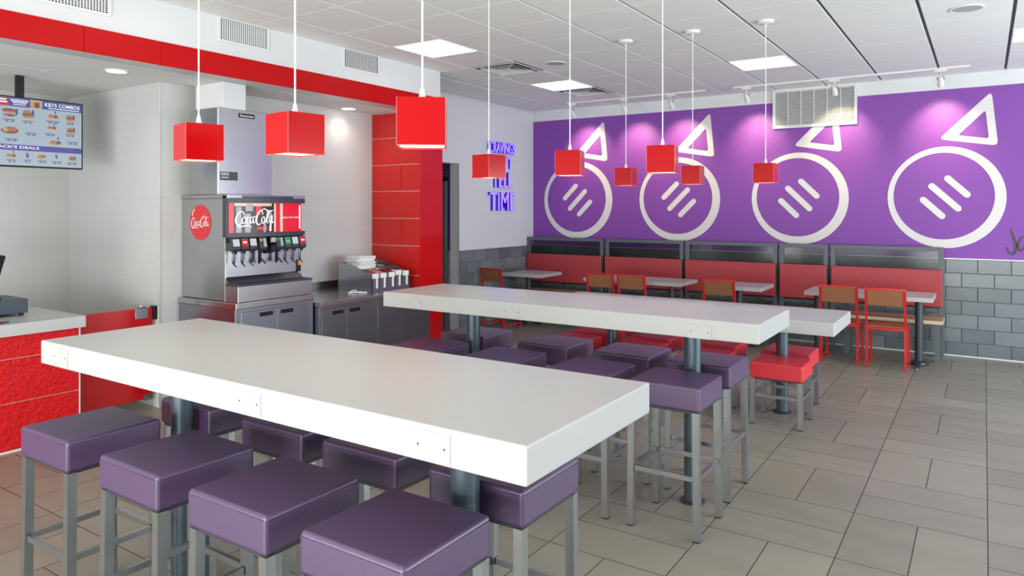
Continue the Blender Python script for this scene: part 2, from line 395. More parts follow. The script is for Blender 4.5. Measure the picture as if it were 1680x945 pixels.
def kids(o): return [c for c in ALLKIDS.get(o.name, [])]
ALLKIDS = {}
def copy_tree(root, loc, rz=None, label=None, group=None):
    def rec(src, par):
        c = src.copy(); C.objects.link(c); c.parent = par
        for ch in src.children: rec(ch, c)
        return c
    r = rec(root, None); r.location = loc
    if rz is not None: r.rotation_euler = (0, 0, rz)
    if label: r['label'] = label
    if group: r['group'] = group
    return r

# ================================================================== THE SETTING
CZ = 3.16; YB = 9.42; XR = 3.3; YF = -2.3; XN = -5.855; XS = -5.0
LC = 2.70
struct('floor', MB().box(-7.6, XR, YF, YB+0.2, -0.12, 0), M['floor'], 'warm grey porcelain floor in a basketweave of long tiles')

# suspended ceiling: tiles as real bevelled boards with shadow gaps
x_lines = [0.19+0.6*k for k in range(6, -10, -1)]
y_lines = [4.9+0.6*j for j in range(-12, 9)]
lights = [(-4.61, 4.9), (-4.61, 7.3), (-2.21, 7.3), (0.19, 7.3), (-2.21, 2.5), (-4.61, 2.5), (0.19, 4.9), (0.19, 2.5), (0.19, 0.1), (-2.21, 0.1), (2.59-0.6, 2.5), (2.59-0.6, 4.9), (2.59-0.6, 7.3)]
vents = [(-4.61, 6.1), (-4.61, 7.9)]
skip = {(round(a, 2), round(b, 2)) for a, b in lights+vents}
cb = MB()
xs = sorted(x_lines)
for i in range(-11, 6):
    x0 = 0.19+0.6*i; x1 = x0+0.6
    for y0 in y_lines:
        y1 = y0+0.6
        if (round(x0, 2), round(y0, 2)) in skip: continue
        a0 = max(x0+0.013, XS-0.9 if y0 > 6.0 else XS); a1 = min(x1-0.013, XR); b0 = max(y0+0.003, YF); b1 = min(y1-0.003, YB)
        if a0 < XN and y0 > 6.0: a0 = XN
        if a1-a0 < 0.04 or b1-b0 < 0.03: continue
        cb.box(a0, a1, b0, b1, CZ, CZ+0.018, 0.0012, 1)
cb_o = struct('ceiling', cb, M['ceiling'], 'white suspended ceiling of square tiles with dark shadow lines')
struct('ceiling_grid_deck', MB().box(-6.4, XR, YF, YB+0.2, CZ+0.016, CZ+0.08), M['gap_shade'])  # dark backing colour stands in for shade between the tiles
struct('ceiling_service', MB().box(-7.4, XS-0.16, YF, 6.1, LC+0.002, LC+0.08), M['plaster'], 'lower smooth ceiling over the serving area')
struct('trim_1', MB().box(-7.25, XS-0.95, 2.583, 2.59, LC-0.001, LC+0.01).box(XS-0.957, XS-0.95, YF, 2.59, LC-0.001, LC+0.01), M['band_under'])

# walls
struct('wall_back', MB().box(XN-0.2, XR+0.2, YB, YB+0.2, 0, CZ+0.05), M['white_wall'])
struct('wall_left', MB().box(XN-0.15, XN, 7.536, YB, 0, CZ+0.03).box(XN-0.15, XN, 6.1, 7.536, 2.255, CZ+0.03), M['white_wall'])
struct('wall_hall', MB().box(-7.4, XN-0.15, 7.536, 7.68, 0, 2.7), M['hall_purple'])
struct('wall_hall_side', MB().box(-7.5, -7.25, 6.13, 7.6, 0, 2.7).box(-7.4, XS-0.02, 6.10, 6.14, 0, LC), M['white_wall'])
struct('ceiling_hall', MB().box(-7.4, XN-0.15, 6.1, 7.6, 2.6, 2.7), M['plaster'])
struct('wall_service', MB().box(-5.85, -5.707, 3.308, 5.9, 0, LC+0.02), M['brick_y'])
struct('wall_service_end', MB().box(-7.25, -5.7075, 3.304, 3.3075, 0, LC+0.02), M['brick_x'])
struct('wall_kitchen', MB().box(-7.4, -7.25, YF, 3.4, 0, LC+0.02), M['brick_y'])
struct('trim_2', MB().box(-5.712, -5.700, 3.296, 3.306, 0, LC), M['trim_steel'], 'thin corner bead on the white service wall')
struct('wall_column', MB().box(-5.72, XS-0.004, 5.774, 6.12, 0, LC+0.02), M['grout_white'])
ct = MB()                                                            # red blocks on the column face
zr = [0, 0.345, 0.64, 0.937, 1.25, 1.545, 1.84, 2.13, 2.425, 2.70]
for i, (z0, z1) in enumerate(zip(zr, zr[1:])):
    cuts = [-5.705, -5.268, XS-0.004] if i % 2 == 0 else [-5.705, XS-0.004]
    for a, b in zip(cuts, cuts[1:]):
        ct.box(a+0.004, b-(0.004 if b < -5.01 else 0.0), 5.762, 5.776, z0+0.004, z1-0.004, 0.0015, 1)
struct('trim_3', ct, M['red_tile'], 'red block tiles with pale joints on the column face')
struct('trim_4', MB().box(XS-0.006, XS+0.004, 5.758, 6.135, 0, LC, 0.002, 1), M['red_gloss'], 'glossy red cladding on the column side')
# soffit with the red band
struct('wall_soffit', MB().box(XS-0.16, XS, YF, 6.10, LC, CZ+0.03), M['white_wall'])
bd = MB()
jn = [YF, 0.9, 2.366, 2.904, 5.064, 6.10]
for a, b in zip(jn, jn[1:]): bd.box(XS-0.002, XS+0.014, a+0.0015, b-0.0015, LC-0.006, 2.867, 0.0015, 1)
struct('trim_5', bd, M['red_band'], 'bright red band running along the soffit')
bu = MB()
for a, b in zip(jn, jn[1:]): bu.box(XS-0.165, XS-0.003, a+0.0015, min(b, 5.757)-0.0015, LC-0.008, LC-0.001)
struct('trim_6', bu, M['band_under'], 'pale underside strip of the red band')
# front and right window walls
def window_wall(n0, along, fixed, a0, a1, bays):
    fr = MB(); gl = MB(); th = 0.1
    def bx(mb, p, q, z0, z1, t0=0, t1=th):
        if along == 'x': mb.box(p, q, fixed-t1, fixed-t0, z0, z1)
        else: mb.box(fixed+t0, fixed+t1, p, q, z0, z1)
    return fr, gl, bx
fw = MB(); fw.box(-7.4, XR, YF-0.15, YF, 0, 0.30).box(-7.4, XR, YF-0.15, YF, 2.85, CZ+0.03).box(-7.4, -5.2, YF-0.15, YF, 0.30, 2.85)
struct('wall_front', fw, M['white_wall'])
rw = MB(); rw.box(XR, XR+0.15, YF, YB+0.2, 0, 0.30).box(XR, XR+0.15, YF, YB+0.2, 2.85, CZ+0.03).box(XR, XR+0.15, 8.6, YB+0.2, 0.30, 2.85)
struct('wall_right', rw, M['white_wall'])
def window(n, p0, p1):
    (ax, ay), (bx_, by) = p0, p1; z0, z1 = 0.30, 2.85; t = 0.05
    fr = MB()
    for q in (p0, p1): fr.box(q[0]-t/2, q[0]+t/2, q[1]-t/2, q[1]+t/2, z0, z1)
    for z in (z0, 0.95, z1-t): fr.box(min(ax, bx_)-0.01, max(ax, bx_)+0.01, min(ay, by)-0.02, max(ay, by)+0.02, z, z+t) if ax != bx_ else fr.box(ax-0.02, ax+0.02, ay, by, z, z+t)
    o = struct('window_%d' % n, fr, M['frame_grey'])
    g = MB()
    if ax == bx_: g.box(ax-0.004, ax+0.004, ay+t/2, by-t/2, z0+t, z1-t)
    else: g.box(ax+t/2, bx_-t/2, ay-0.004, ay+0.004, z0+t, z1-t)
    g.build('pane', M['glass'], o)
k = 1
for i in range(5):
    a = -5.2+i*1.7; window(k, (a+0.03, YF-0.07), (a+1.67, YF-0.07)); k += 1
for i in range(6):
    a = YF+i*1.8; window(k, (XR+0.07, a+0.03), (XR+0.07, a+1.77)); k += 1
# wainscot tiles
def wain(n, horiz, fixed, a0, a1, sgn, lab):
    t = MB(); rh = 1.083/7
    for r in range(7):
        a = a0-(0.1525 if r % 2 else 0.0)
        while a < a1:
            p, q = max(a, a0)+0.0035, min(a+0.305, a1)-0.0035
            if q-p > 0.02:
                z0, z1 = r*rh+0.0035, (r+1)*rh-0.0035
                if horiz: t.box(p, q, fixed-0.018, fixed-0.004, z0, z1, 0.003, 2)
                else: t.box(fixed+0.004, fixed+0.018, p, q, z0, z1, 0.003, 2)
            a += 0.305
    struct('trim_%d' % n, t, M['grey_tile'], lab)
    g = MB()
    if horiz: g.box(a0, a1, fixed-0.006, fixed, 0, 1.085)
    else: g.box(fixed, fixed+0.006, a0, a1, 0, 1.085)
    struct('trim_%d' % (n+1), g, M['grey_grout'])
wain(7, True, YB, XN, XR, -1, 'blue grey glazed block tiles along the back wall')
wain(9, False, XN, 7.536, YB-0.02, 1, 'blue grey glazed block tiles under the neon sign')
wain(11, True, 7.536, -7.24, XN-0.15, -1, 'dark block tiles in the hallway')
struct('trim_13', MB().box(XN, XR, YB-0.021, YB, 1.085, 1.094), M['trim_steel'], 'thin pale edge on top of the wall tiles')
struct('trim_14', MB().box(XN, XN+0.02, 7.536, YB-0.02, 1.085, 1.092).box(XN-0.005, XN+0.004, 7.530, 7.540, 0, 2.255), M['trim_steel'], 'thin pale edge around the hallway corner')
struct('baseboard_back', MB().box(XN, XR, YB-0.028, YB-0.018, 0, 0.012), M['trim_steel'], 'thin bright strip where the tiled wall meets the floor')
# hallway door
d = MB().box(-6.13, -6.05, 7.50, 7.536, 0, 2.09, 0.003, 1).box(-7.03, -6.95, 7.50, 7.536, 0, 2.09, 0.003, 1).box(-7.03, -6.05, 7.50, 7.536, 2.02, 2.10, 0.003, 1)
do = struct('door_1', d, M['door_frame'], 'hallway door in a grey steel frame')
MB().box(-6.95, -6.13, 7.512, 7.53, 0.01, 2.02, 0.002, 1).build('door_leaf', M['door_paint'], do)
MB().cyl((-6.85, 7.512, 1.0), (-6.85, 7.46, 1.0), 0.012).cyl((-6.85, 7.46, 1.0), (-6.73, 7.46, 1.0), 0.010).build('door_handle', M['trim_steel'], do)

# ================================================================== MURAL (plain geometric stand-in)
mu = thing('mural', 'purple painted mural with white rings and triangles above the bench', 'mural', (XN, YB, 1.095))
MB().box(XN+0.003, XR-0.05, YB-0.0035, YB-0.0005, 1.095, 3.0).build('painted_field', M['purple_paint'], mu)
U = (1, 0, 0); V = (0, 0, 1)
for cx, sl in ((-5.076, 0), (-3.502, 1), (-1.939, 2), (-0.372, 3)):
    cz = 1.78
    o = (cx, YB-0.004, 0); t = (0, -0.003, 0)
    MB().ring((0, cz), 0.492, 0.575, o, U, V, t, dx=-0.022, dy=0.014).build('ring', M['mural_white'], mu)
    A, B_, D_ = (-0.06, cz+0.66), (0.50, cz+0.56), (0.44, 2.94)
    ic = ((A[0]+B_[0]+D_[0])/3+0.03, (A[1]+B_[1]+D_[1])/3-0.06)
    def rnd(P, f):                                                   # triangle with softened corners
        out = []
        for i in range(3):
            p, c, n_ = Vector(P[i-1]), Vector(P[i]), Vector(P[(i+1) % 3])
            a_ = c+(p-c).normalized()*f; b2 = c+(n_-c).normalized()*f
            for k_ in range(5):
                t_ = k_/4; out.append(tuple((a_*(1-t_)+c*t_)*(1-t_)+(c*(1-t_)+b2*t_)*t_))
        return out
    inner = [(ic[0]+(p[0]-ic[0])*0.52, ic[1]+(p[1]-ic[1])*0.52) for p in (A, B_, D_)]
    Po, Pi = rnd((A, B_, D_), 0.06), rnd(inner, 0.03)
    tri = MB(); vo = Vector(o)
    rows = [[tri.bm.verts.new(vo+Vector((x, dy, z))) for x, z in Pq] for Pq, dy in ((Po, 0), (Pi, 0), (Pi, -0.003), (Po, -0.003))]
    for a_, b2 in ((rows[0], rows[1]), (rows[1], rows[2]), (rows[2], rows[3]), (rows[3], rows[0])):
        for i in range(len(a_)): tri.bm.faces.new((a_[i], a_[(i+1) % len(a_)], b2[(i+1) % len(a_)], b2[i]))
    bmesh.ops.recalc_face_normals(tri.bm, faces=tri.bm.faces)
    tri.build('triangle', M['mural_white'], mu)
    ang = R((45, 45, -45, -45)[sl])
    for k_, ln in ((-1, 0.26), (0, 0.36), (1, 0.26)):
        cxx, czz = -math.sin(ang)*0.17*k_, cz+math.cos(ang)*0.17*k_
        pts = [(ln/2+0.035*math.cos(q), 0.035*math.sin(q)) for q in [(-PI/2+PI*j/8) for j in range(9)]]+[(-ln/2-0.035*math.cos(q), -0.035*math.sin(q)) for q in [(-PI/2+PI*j/8) for j in range(9)]]
        pts = [(cxx+x*math.cos(ang)-z*math.sin(ang), czz+x*math.sin(ang)+z*math.cos(ang)) for x, z in pts]
        MB().prism(pts, o, U, V, t).build('stripe', M['mural_white'], mu)
jk = MB()
o = (0, YB-0.004, 0); t = (0, -0.003, 0)
for pts, w in (([(0.238, 1.435), (0.262, 1.35), (0.285, 1.23), (0.262, 1.165), (0.225, 1.175), (0.200, 1.235)], [0.012, 0.026, 0.034, 0.028, 0.02, 0.012]),
               ([(0.375, 1.345), (0.335, 1.34), (0.303, 1.26), (0.325, 1.195), (0.362, 1.24), (0.382, 1.33)], [0.016, 0.02, 0.024, 0.02, 0.02, 0.02]),
               ([(0.385, 1.35), (0.378, 1.26), (0.395, 1.195), (0.43, 1.20)], [0.022, 0.028, 0.026, 0.014]),
               ([(0.53, 1.33), (0.49, 1.345), (0.455, 1.27), (0.475, 1.20), (0.53, 1.21)], [0.02, 0.024, 0.026, 0.022, 0.014]),
               ([(0.575, 1.44), (0.575, 1.33), (0.572, 1.19)], [0.022, 0.028, 0.024]),
               ([(0.66, 1.34), (0.60, 1.27), (0.62, 1.23), (0.67, 1.18)], [0.018, 0.022, 0.022, 0.014])):
    jk.ribbon(pts, w, o, U, V, t)
jk.build('script_lettering', M['ink'], mu)

# ================================================================== NEON SIGN
ns = thing('neon_sign', 'glowing violet CRAVINGS CAN\'T TELL TIME lettering on the white side wall', 'sign', (XN, 8.5, 1.62))
for txt, y0, y1, z0, z1 in (('CRAVINGS', 8.175, 8.831, 2.447, 2.612), ("CAN'T", 8.235, 8.765, 2.235, 2.407), ('TELL', 8.25, 8.765, 1.955, 2.185), ('TIME', 8.19, 8.831, 1.622, 1.888)):
    w = MB().text(txt, (XN+0.012, y0, z0), (0, 1, 0), (0, 0, 1), y1-y0, z1-z0, 0.03, 0.012).build('word_backing', M['neon_back'], ns)
    MB().text(txt, (XN+0.043, y0+0.004, z0+0.004), (0, 1, 0), (0, 0, 1), y1-y0-0.008, z1-z0-0.008, 0.008, -0.004).build('word', M['neon'], w)
MB().box(XN, XN+0.014, 8.30, 8.31, 1.62, 2.60).box(XN, XN+0.014, 8.70, 8.71, 1.62, 2.60).build('mounting_rail', M['white_metal'], ns)

# ================================================================== CEILING FITTINGS
pl = None
lab = {(-4.61, 4.9): 'square LED ceiling panel nearest the red band', (-4.61, 7.3): 'square LED ceiling panel between the two ceiling air vents, near the side wall',
       (-2.21, 7.3): 'square LED ceiling panel in the middle of the ceiling near the mural', (0.19, 7.3): 'square LED ceiling panel cut off by the right edge of view'}
for q in lights:
    root = thing('ceiling_light', lab.get(q, 'square LED ceiling panel over the front of the dining room'), 'ceiling light', (q[0]+0.3, q[1]+0.3, CZ), 'square LED ceiling panels')
    x0, y0 = q[0]+0.012, q[1]+0.006; x1, y1 = q[0]+0.588, q[1]+0.594
    MB().box(x0, x1, y0, y0+0.012, CZ-0.004, CZ+0.014).box(x0, x1, y1-0.012, y1, CZ-0.004, CZ+0.014).box(x0, x0+0.012, y0+0.012, y1-0.012, CZ-0.004, CZ+0.014).box(x1-0.012, x1, y0+0.012, y1-0.012, CZ-0.004, CZ+0.014).build('frame', M['white_metal'], root)
    MB().box(x0+0.012, x1-0.012, y0+0.012, y1-0.012, CZ+0.002, CZ+0.008).build('diffuser', M['panel_light'], root)
for q, lb in ((vents[0], 'square louvred ceiling air vent nearer the red band, beside the round speaker'), (vents[1], 'square louvred ceiling air vent close to the mural, behind the LED panel')):
    root = thing('ceiling_vent', lb, 'air vent', (q[0]+0.3, q[1]+0.3, CZ), 'square ceiling air vents')
    cx, cy = q[0]+0.3, q[1]+0.3
    MB().box(cx-0.288, cx+0.288, cy-0.294, cy+0.294, CZ+0.012, CZ+0.0158).build('dark_throat', M['black'], root)
    fr = MB()
    def sq(mb, r, w, z0, z1):                                        # square louvre ring, sloping
        for a in range(4):
            mt = Matrix.Translation((cx, cy, 0))@Matrix.Rotation(a*PI/2, 4, 'Z')
            pts = [(-r, r, z0), (r, r, z0), (r-w, r-w, z1), (-(r-w), r-w, z1)]
            vs = [mb.bm.verts.new(mt@Vector(p)) for p in pts]; v2 = [mb.bm.verts.new(v.co+Vector((0, 0, 0.003))) for v in vs]
            mb.bm.faces.new(vs); mb.bm.faces.new(v2[::-1])
            for i in range(4): mb.bm.faces.new((vs[i], v2[i], v2[(i+1) % 4], vs[(i+1) % 4]))
    sq(fr, 0.290, 0.03, CZ-0.004, CZ-0.004); fr.build('frame', M['white_metal'], root)
    for r in (0.215, 0.155, 0.095):
        lv = MB(); sq(lv, r, 0.035, CZ-0.012, CZ+0.006); lv.build('louvre', M['white_metal'], root)
    MB().box(cx-0.05, cx+0.05, cy-0.05, cy+0.05, CZ-0.012, CZ-0.006).build('centre_plate', M['white_metal'], root)
    MB().bar((cx-0.26, cy-0.26, CZ+0.008), (cx+0.26, cy+0.26, CZ+0.008), 0.012, 0.004).bar((cx-0.26, cy+0.26, CZ+0.008), (cx+0.26, cy-0.26, CZ+0.008), 0.012, 0.004).build('cross_bar', M['white_metal'], root)
for (x, y), lb in (((-3.71, 6.40), 'round speaker grille in ceiling beside the air vent'), ((-0.11, 6.36), 'round speaker grille in ceiling at upper right')):
    root = thing('ceiling_speaker', lb, 'speaker', (x, y, CZ), 'round ceiling speakers')
    MB().ring((0, 0), 0.098, 0.112, (x, y, CZ-0.007), (1, 0, 0), (0, 1, 0), (0, 0, 0.008)).build('rim', M['white_metal'], root)
    MB().cyl((x, y, CZ-0.005), (x, y, CZ+0.001), 0.099, 32).build('grille', mat('speaker_mesh', hx(178, 178, 180), 0.7, bump=0.3, bscale=400), root)
for (x, y), lb in (((-5.51, 2.85), 'round recessed downlight above the service counter'), ((-5.56, 5.27), 'round recessed downlight above the stainless drink counter')):
    root = thing('downlight', lb, 'ceiling light', (x, y, LC), 'round recessed downlights')
    MB().ring((0, 0), 0.068, 0.085, (x, y, LC-0.006), (1, 0, 0), (0, 1, 0), (0, 0, 0.008)).build('rim', M['white_metal'], root)
    MB().cyl((x, y, LC-0.003), (x, y, LC+0.001), 0.069, 32).build('lens', M['downlight'], root)
    l = bpy.data.lights.new('downlight_bulb', 'SPOT'); l.energy = 9; l.spot_size = R(150); l.spot_blend = 1.0; l.color = (1, 0.93, 0.84); l.shadow_soft_size = 0.06
    lo = bpy.data.objects.new('downlight_bulb', l); C.objects.link(lo); lo.location = (x, y, LC-0.02)
# soffit grilles
for (y0, y1), lb in (((2.09, 2.524), 'white egg-crate grille on soffit, cut off by the top of view'), ((3.386, 3.818), 'white egg-crate grille on soffit, middle of three'), ((4.689, 5.123), 'white louvred grille on soffit nearest the red column')):
    root = thing('wall_grille', lb, 'air vent', (XS, (y0+y1)/2, 2.98), 'grilles on the soffit')
    z0, z1 = 2.985, 3.15
    MB().box(XS+0.0005, XS+0.002, y0, y1, z0, z1).build('dark_throat', M['black'], root)
    MB().box(XS+0.001, XS+0.010, y0-0.022, y1+0.022, z0-0.02, z0, 0.002, 1).box(XS+0.001, XS+0.010, y0-0.022, y1+0.022, z1, z1+0.009).box(XS+0.001, XS+0.010, y0-0.022, y0, z0, z1).box(XS+0.001, XS+0.010, y1, y1+0.022, z0, z1).build('frame', M['white_metal'], root)
    g = MB(); n = 22
    for i in range(1, n): 
        y = y0+(y1-y0)*i/n; g.box(XS+0.002, XS+0.009, y-0.0035, y+0.0035, z0, z1)
    if y0 < 4.5:
        for i in range(1, 13):
            z = z0+(z1-z0)*i/13; g.box(XS+0.002, XS+0.007, y0, y1, z-0.0018, z+0.0018)
    g.build('lattice', M['white_metal'], root)
# return grille on the back wall
root = thing('return_grille', 'wide white louvred air return over the mural under the ceiling', 'air vent', (-1.76, YB, 2.64))
x0, x1, z0, z1 = -2.215, -1.30, 2.70, 3.125
MB().box(x0, x1, YB-0.012, YB-0.0075, z0, z1).build('dark_throat', mat('grille_shadow_grey', hx(120, 122, 120), 0.8), root)
MB().box(x0-0.03, x1+0.03, YB-0.035, YB-0.0075, z0-0.035, z0, 0.003, 1).box(x0-0.03, x1+0.03, YB-0.035, YB-0.0075, z1, CZ, 0.003, 1).box(x0-0.03, x0, YB-0.035, YB-0.0075, z0, z1).box(x1, x1+0.03, YB-0.035, YB-0.0075, z0, z1).build('frame', M['white_metal'], root)
g = MB()
for i in range(20):
    z = z0+(z1-z0)*(i+0.5)/20
    g.box(-0.4575, 0.4575, -0.010, 0.010, -0.0016, 0.0016, mtx=Matrix.Translation(((x0+x1)/2, YB-0.024, z))@Matrix.Rotation(R(40), 4, 'X'))
for i in range(1, 6):
    x = x0+(x1-x0)*i/6; g.box(x-0.003, x+0.003, YB-0.03, YB-0.012, z0, z1)
g.build('louvres', M['white_metal'], root)
# track spotlights
tr = thing('lighting_track', 'thin white lighting track along ceiling in front of the mural', 'track', (-2.5, 8.88, CZ))
MB().box(-4.95, -2.95, 8.865, 8.895, CZ-0.02, CZ, 0.002, 1).box(-2.60, -0.12, 8.865, 8.895, CZ-0.02, CZ, 0.002, 1).build('rail', M['white_metal'], tr)
spl = ['leftmost track spotlight, next to the white side wall', 'track spotlight second from left, over the first and second rings', 'track spotlight third from left, above the second ring', 'track spotlight just left of the big air return', 'track spotlight in front of the big air return', 'rightmost track spotlight, above the fourth ring']
s0 = thing('track_spotlight', spl[0], 'spotlight', (0, 0, 0), 'track spotlights aimed at the mural')
MB().box(-0.055, 0.055, -0.018, 0.018, -0.045, -0.02, 0.003, 1).build('adapter', M['white_metal'], s0)
MB().cyl((0, 0, -0.045), (0, 0, -0.095), 0.006).build('stem', M['white_metal'], s0)
MB().tube([(-0.030, 0, -0.125), (-0.030, 0, -0.10), (-0.015, 0, -0.092), (0.015, 0, -0.092), (0.030, 0, -0.10), (0.030, 0, -0.125)], 0.0045, 8).build('yoke', M['black'], s0)
ax = Vector((0, 0.5, -0.52)).normalized()
p = Vector((0, 0, -0.125))
cn = MB().cyl(p-ax*0.035, p+ax*0.085, 0.026, 24, 0.032).build('can', M['white_metal'], s0)
MB().cyl(p+ax*0.0855, p+ax*0.087, 0.026, 24).build('lens', M['lens'], cn)
sx = [-4.879, -4.078, -3.41, -2.438, -1.44, -0.39]
for i, x in enumerate(sx):
    r_ = s0 if i == 0 else copy_tree(s0, (0, 0, 0), None, spl[i])
    r_.location = (x, 8.88, CZ)
    l = bpy.data.lights.new('mural_spot', 'SPOT'); l.energy = 50; l.spot_size = R(80); l.spot_blend = 1.0; l.color = (1, 0.76, 0.44); l.shadow_soft_size = 0.03
    lo = bpy.data.objects.new('mural_spot', l); C.objects.link(lo)
    lo.location = Vector((x, 8.88, CZ))+p+ax*0.10
    lo.rotation_euler = ax.to_track_quat('-Z', 'Y').to_euler()

# ================================================================== PENDANT LAMPS
A_ = 0.079
pd = thing('pendant_lamp', 'x', 'pendant lamp', (0, 0, 0), 'red cube pendant lamps')
def shade():
    m = MB(); th = 0.004; h0, h1 = -0.155, 0.0
    for a in range(4):
        m.box(-A_, A_, A_-th, A_, h0, h1, 0.0012, 1, mtx=Matrix.Rotation(a*PI/2, 4, 'Z'))
    m.box(-A_+th, A_-th, -A_+th, A_-th, -0.005, -0.001); return m
sh = shade().build('lamp_shade', M['lamp_red'], pd)
e = MB()
for a in range(4):
    mt = Matrix.Rotation(a*PI/2, 4, 'Z')
    e.box(A_-0.0012, A_+0.0008, A_-0.0012, A_+0.0008, -0.155, 0.0005, mtx=mt)
    e.box(-A_, A_, A_-0.002, A_+0.0006, -0.1565, -0.1545, mtx=mt)
e.build('edge_trim', M['lamp_edge'], sh)
MB().box(-A_+0.006, A_-0.006, -A_+0.006, A_-0.006, -0.152, -0.149).build('diffuser', M['diffuser'], pd)
MB().lathe([(0.013, 0.0), (0.012, 0.012), (0.008, 0.03), (0.0045, 0.045)], (0, 0, 0), 16).build('cord_grip', M['cord'], pd)
HT = CZ-2.013
MB().cyl((0, 0, 0.04), (0, 0, HT-0.02), 0.0034, 10).build('cord', M['cord'], pd)
MB().lathe([(0.006, HT-0.055), (0.008, HT-0.03), (0.055, HT-0.024), (0.062, HT-0.018), (0.062, HT)], (0, 0, 0), 28).build('canopy', M['white_metal'], pd)
PL = [(-2.84, 1.82, 326, 20, 60, 'nearest row, left of three, in front of the ice machine'), (-2.211, 1.82, 484, 37, 59, 'nearest row, middle of three, beside the ice machine'),
      (-1.569, 1.82, 693, 81, 4, 'nearest row, right of three and the largest in view'), (-2.79, 3.92, 802, 25, 26, 'second row left, over the neon sign'),
      (-2.166, 3.92, 935, 40, 7, 'second row middle, before first mural ring'), (-1.554, 3.92, 1087, 45, 7, 'second row right, before second mural ring'),
      (-2.682, 5.89, 1027, 26, 9, 'small lamp between the first and second mural rings'), (-2.066, 5.89, 1136, 29, 7, 'small lamp over the right part of the second mural ring'),
      (-1.463, 5.89, 1256, 32, 8, 'small lamp in front of the third mural ring')]
for i, (x, y, u_, Lw, Rw, lb) in enumerate(PL):
    al = math.atan2(Rw, Lw); v_ = Vector((x, y, 0)).normalized(); lf = Vector((-v_.y, v_.x, 0))
    n_ = -v_*math.cos(al)+lf*math.sin(al)
    rz = math.atan2(n_.y, n_.x)
    r_ = pd if i == 0 else copy_tree(pd, (0, 0, 0))
    r_.location = (x, y, 2.013); r_.rotation_euler = (0, 0, rz); r_['label'] = 'red cube pendant lamp, '+lb
    l = bpy.data.lights.new('pendant_bulb', 'SPOT'); l.energy = 3; l.spot_size = R(130); l.spot_blend = 0.9; l.color = (1, 0.88, 0.74); l.shadow_soft_size = 0.05
    lo = bpy.data.objects.new('pendant_bulb', l); C.objects.link(lo); lo.location = (x, y, 1.85)

# ================================================================== HIGH AND LOW TABLES
def long_table(name, label, x0, x1, y0, y1, z, posts, plates, r=0.047):
    t = thing(name, label, 'table', ((x0+x1)/2, (y0+y1)/2, 0))
    MB().box(x0, x1, y0, y1, z-0.1, z, 0.006, 3).build('tabletop', M['solid_white'], t)
    for px_ in posts:
        yc = (y0+y1)/2
        lg = MB().cyl((px_, yc, 0.006), (px_, yc, z-0.104), r, 32).build('leg', M['post_metal'], t)
        MB().lathe([(0.072, 0.0), (0.072, 0.004), (0.065, 0.010), (r+0.002, 0.014)], (px_, yc, 0), 32).build('floor_flange', M['dark_post'], lg)
        MB().box(px_-0.13, px_+0.13, yc-0.13, yc+0.13, z-0.106, z-0.0985).build('mounting_plate', M['dark_post'], lg)
    for a, b, c0, c1 in plates:
        yy = y0
        rim = MB().box(a-0.0015, b+0.0015, yy-0.0016, yy+0.002, c0-0.0015, c1+0.0015).build('cover_joint', M['edge_line'], t)
        pl_ = MB().box(a, b, yy-0.003, yy+0.001, c0, c1, 0.0008, 1).build('cover_plate', M['solid_white'], t)
        s = MB(); zc = (c0+c1)/2
        for q in (0.14, 0.86): s.cyl((a+(b-a)*q, yy-0.0034, zc), (a+(b-a)*q, yy-0.001, zc), 0.0032, 10)
        s.build('screw', M['weld'], pl_)
    return t
long_table('bar_table', 'long white bar-height table nearest the camera', -3.41, -0.914, 1.44, 2.195, 1.08, (-2.96, -1.387), [(-3.30, -3.17, 0.99, 1.062), (-2.035, -1.913, 0.99, 1.062), (-1.272, -1.147, 0.988, 1.064)])
long_table('bar_table', 'long white bar-height table in the middle, purple stools all round', -3.445, -0.922, 3.585, 4.237, 1.08, (-2.914, -1.373), [(-3.215, -3.095, 0.99, 1.062), (-2.447, -2.325, 0.99, 1.062), (-1.285, -1.158, 0.982, 1.05)])
long_table('low_table', 'long white low table behind the bar tables, with red stools', -3.43, -0.914, 5.636, 6.41, 0.81, (-2.88, -1.366), [(-1.27, -1.15, 0.725, 0.79)])

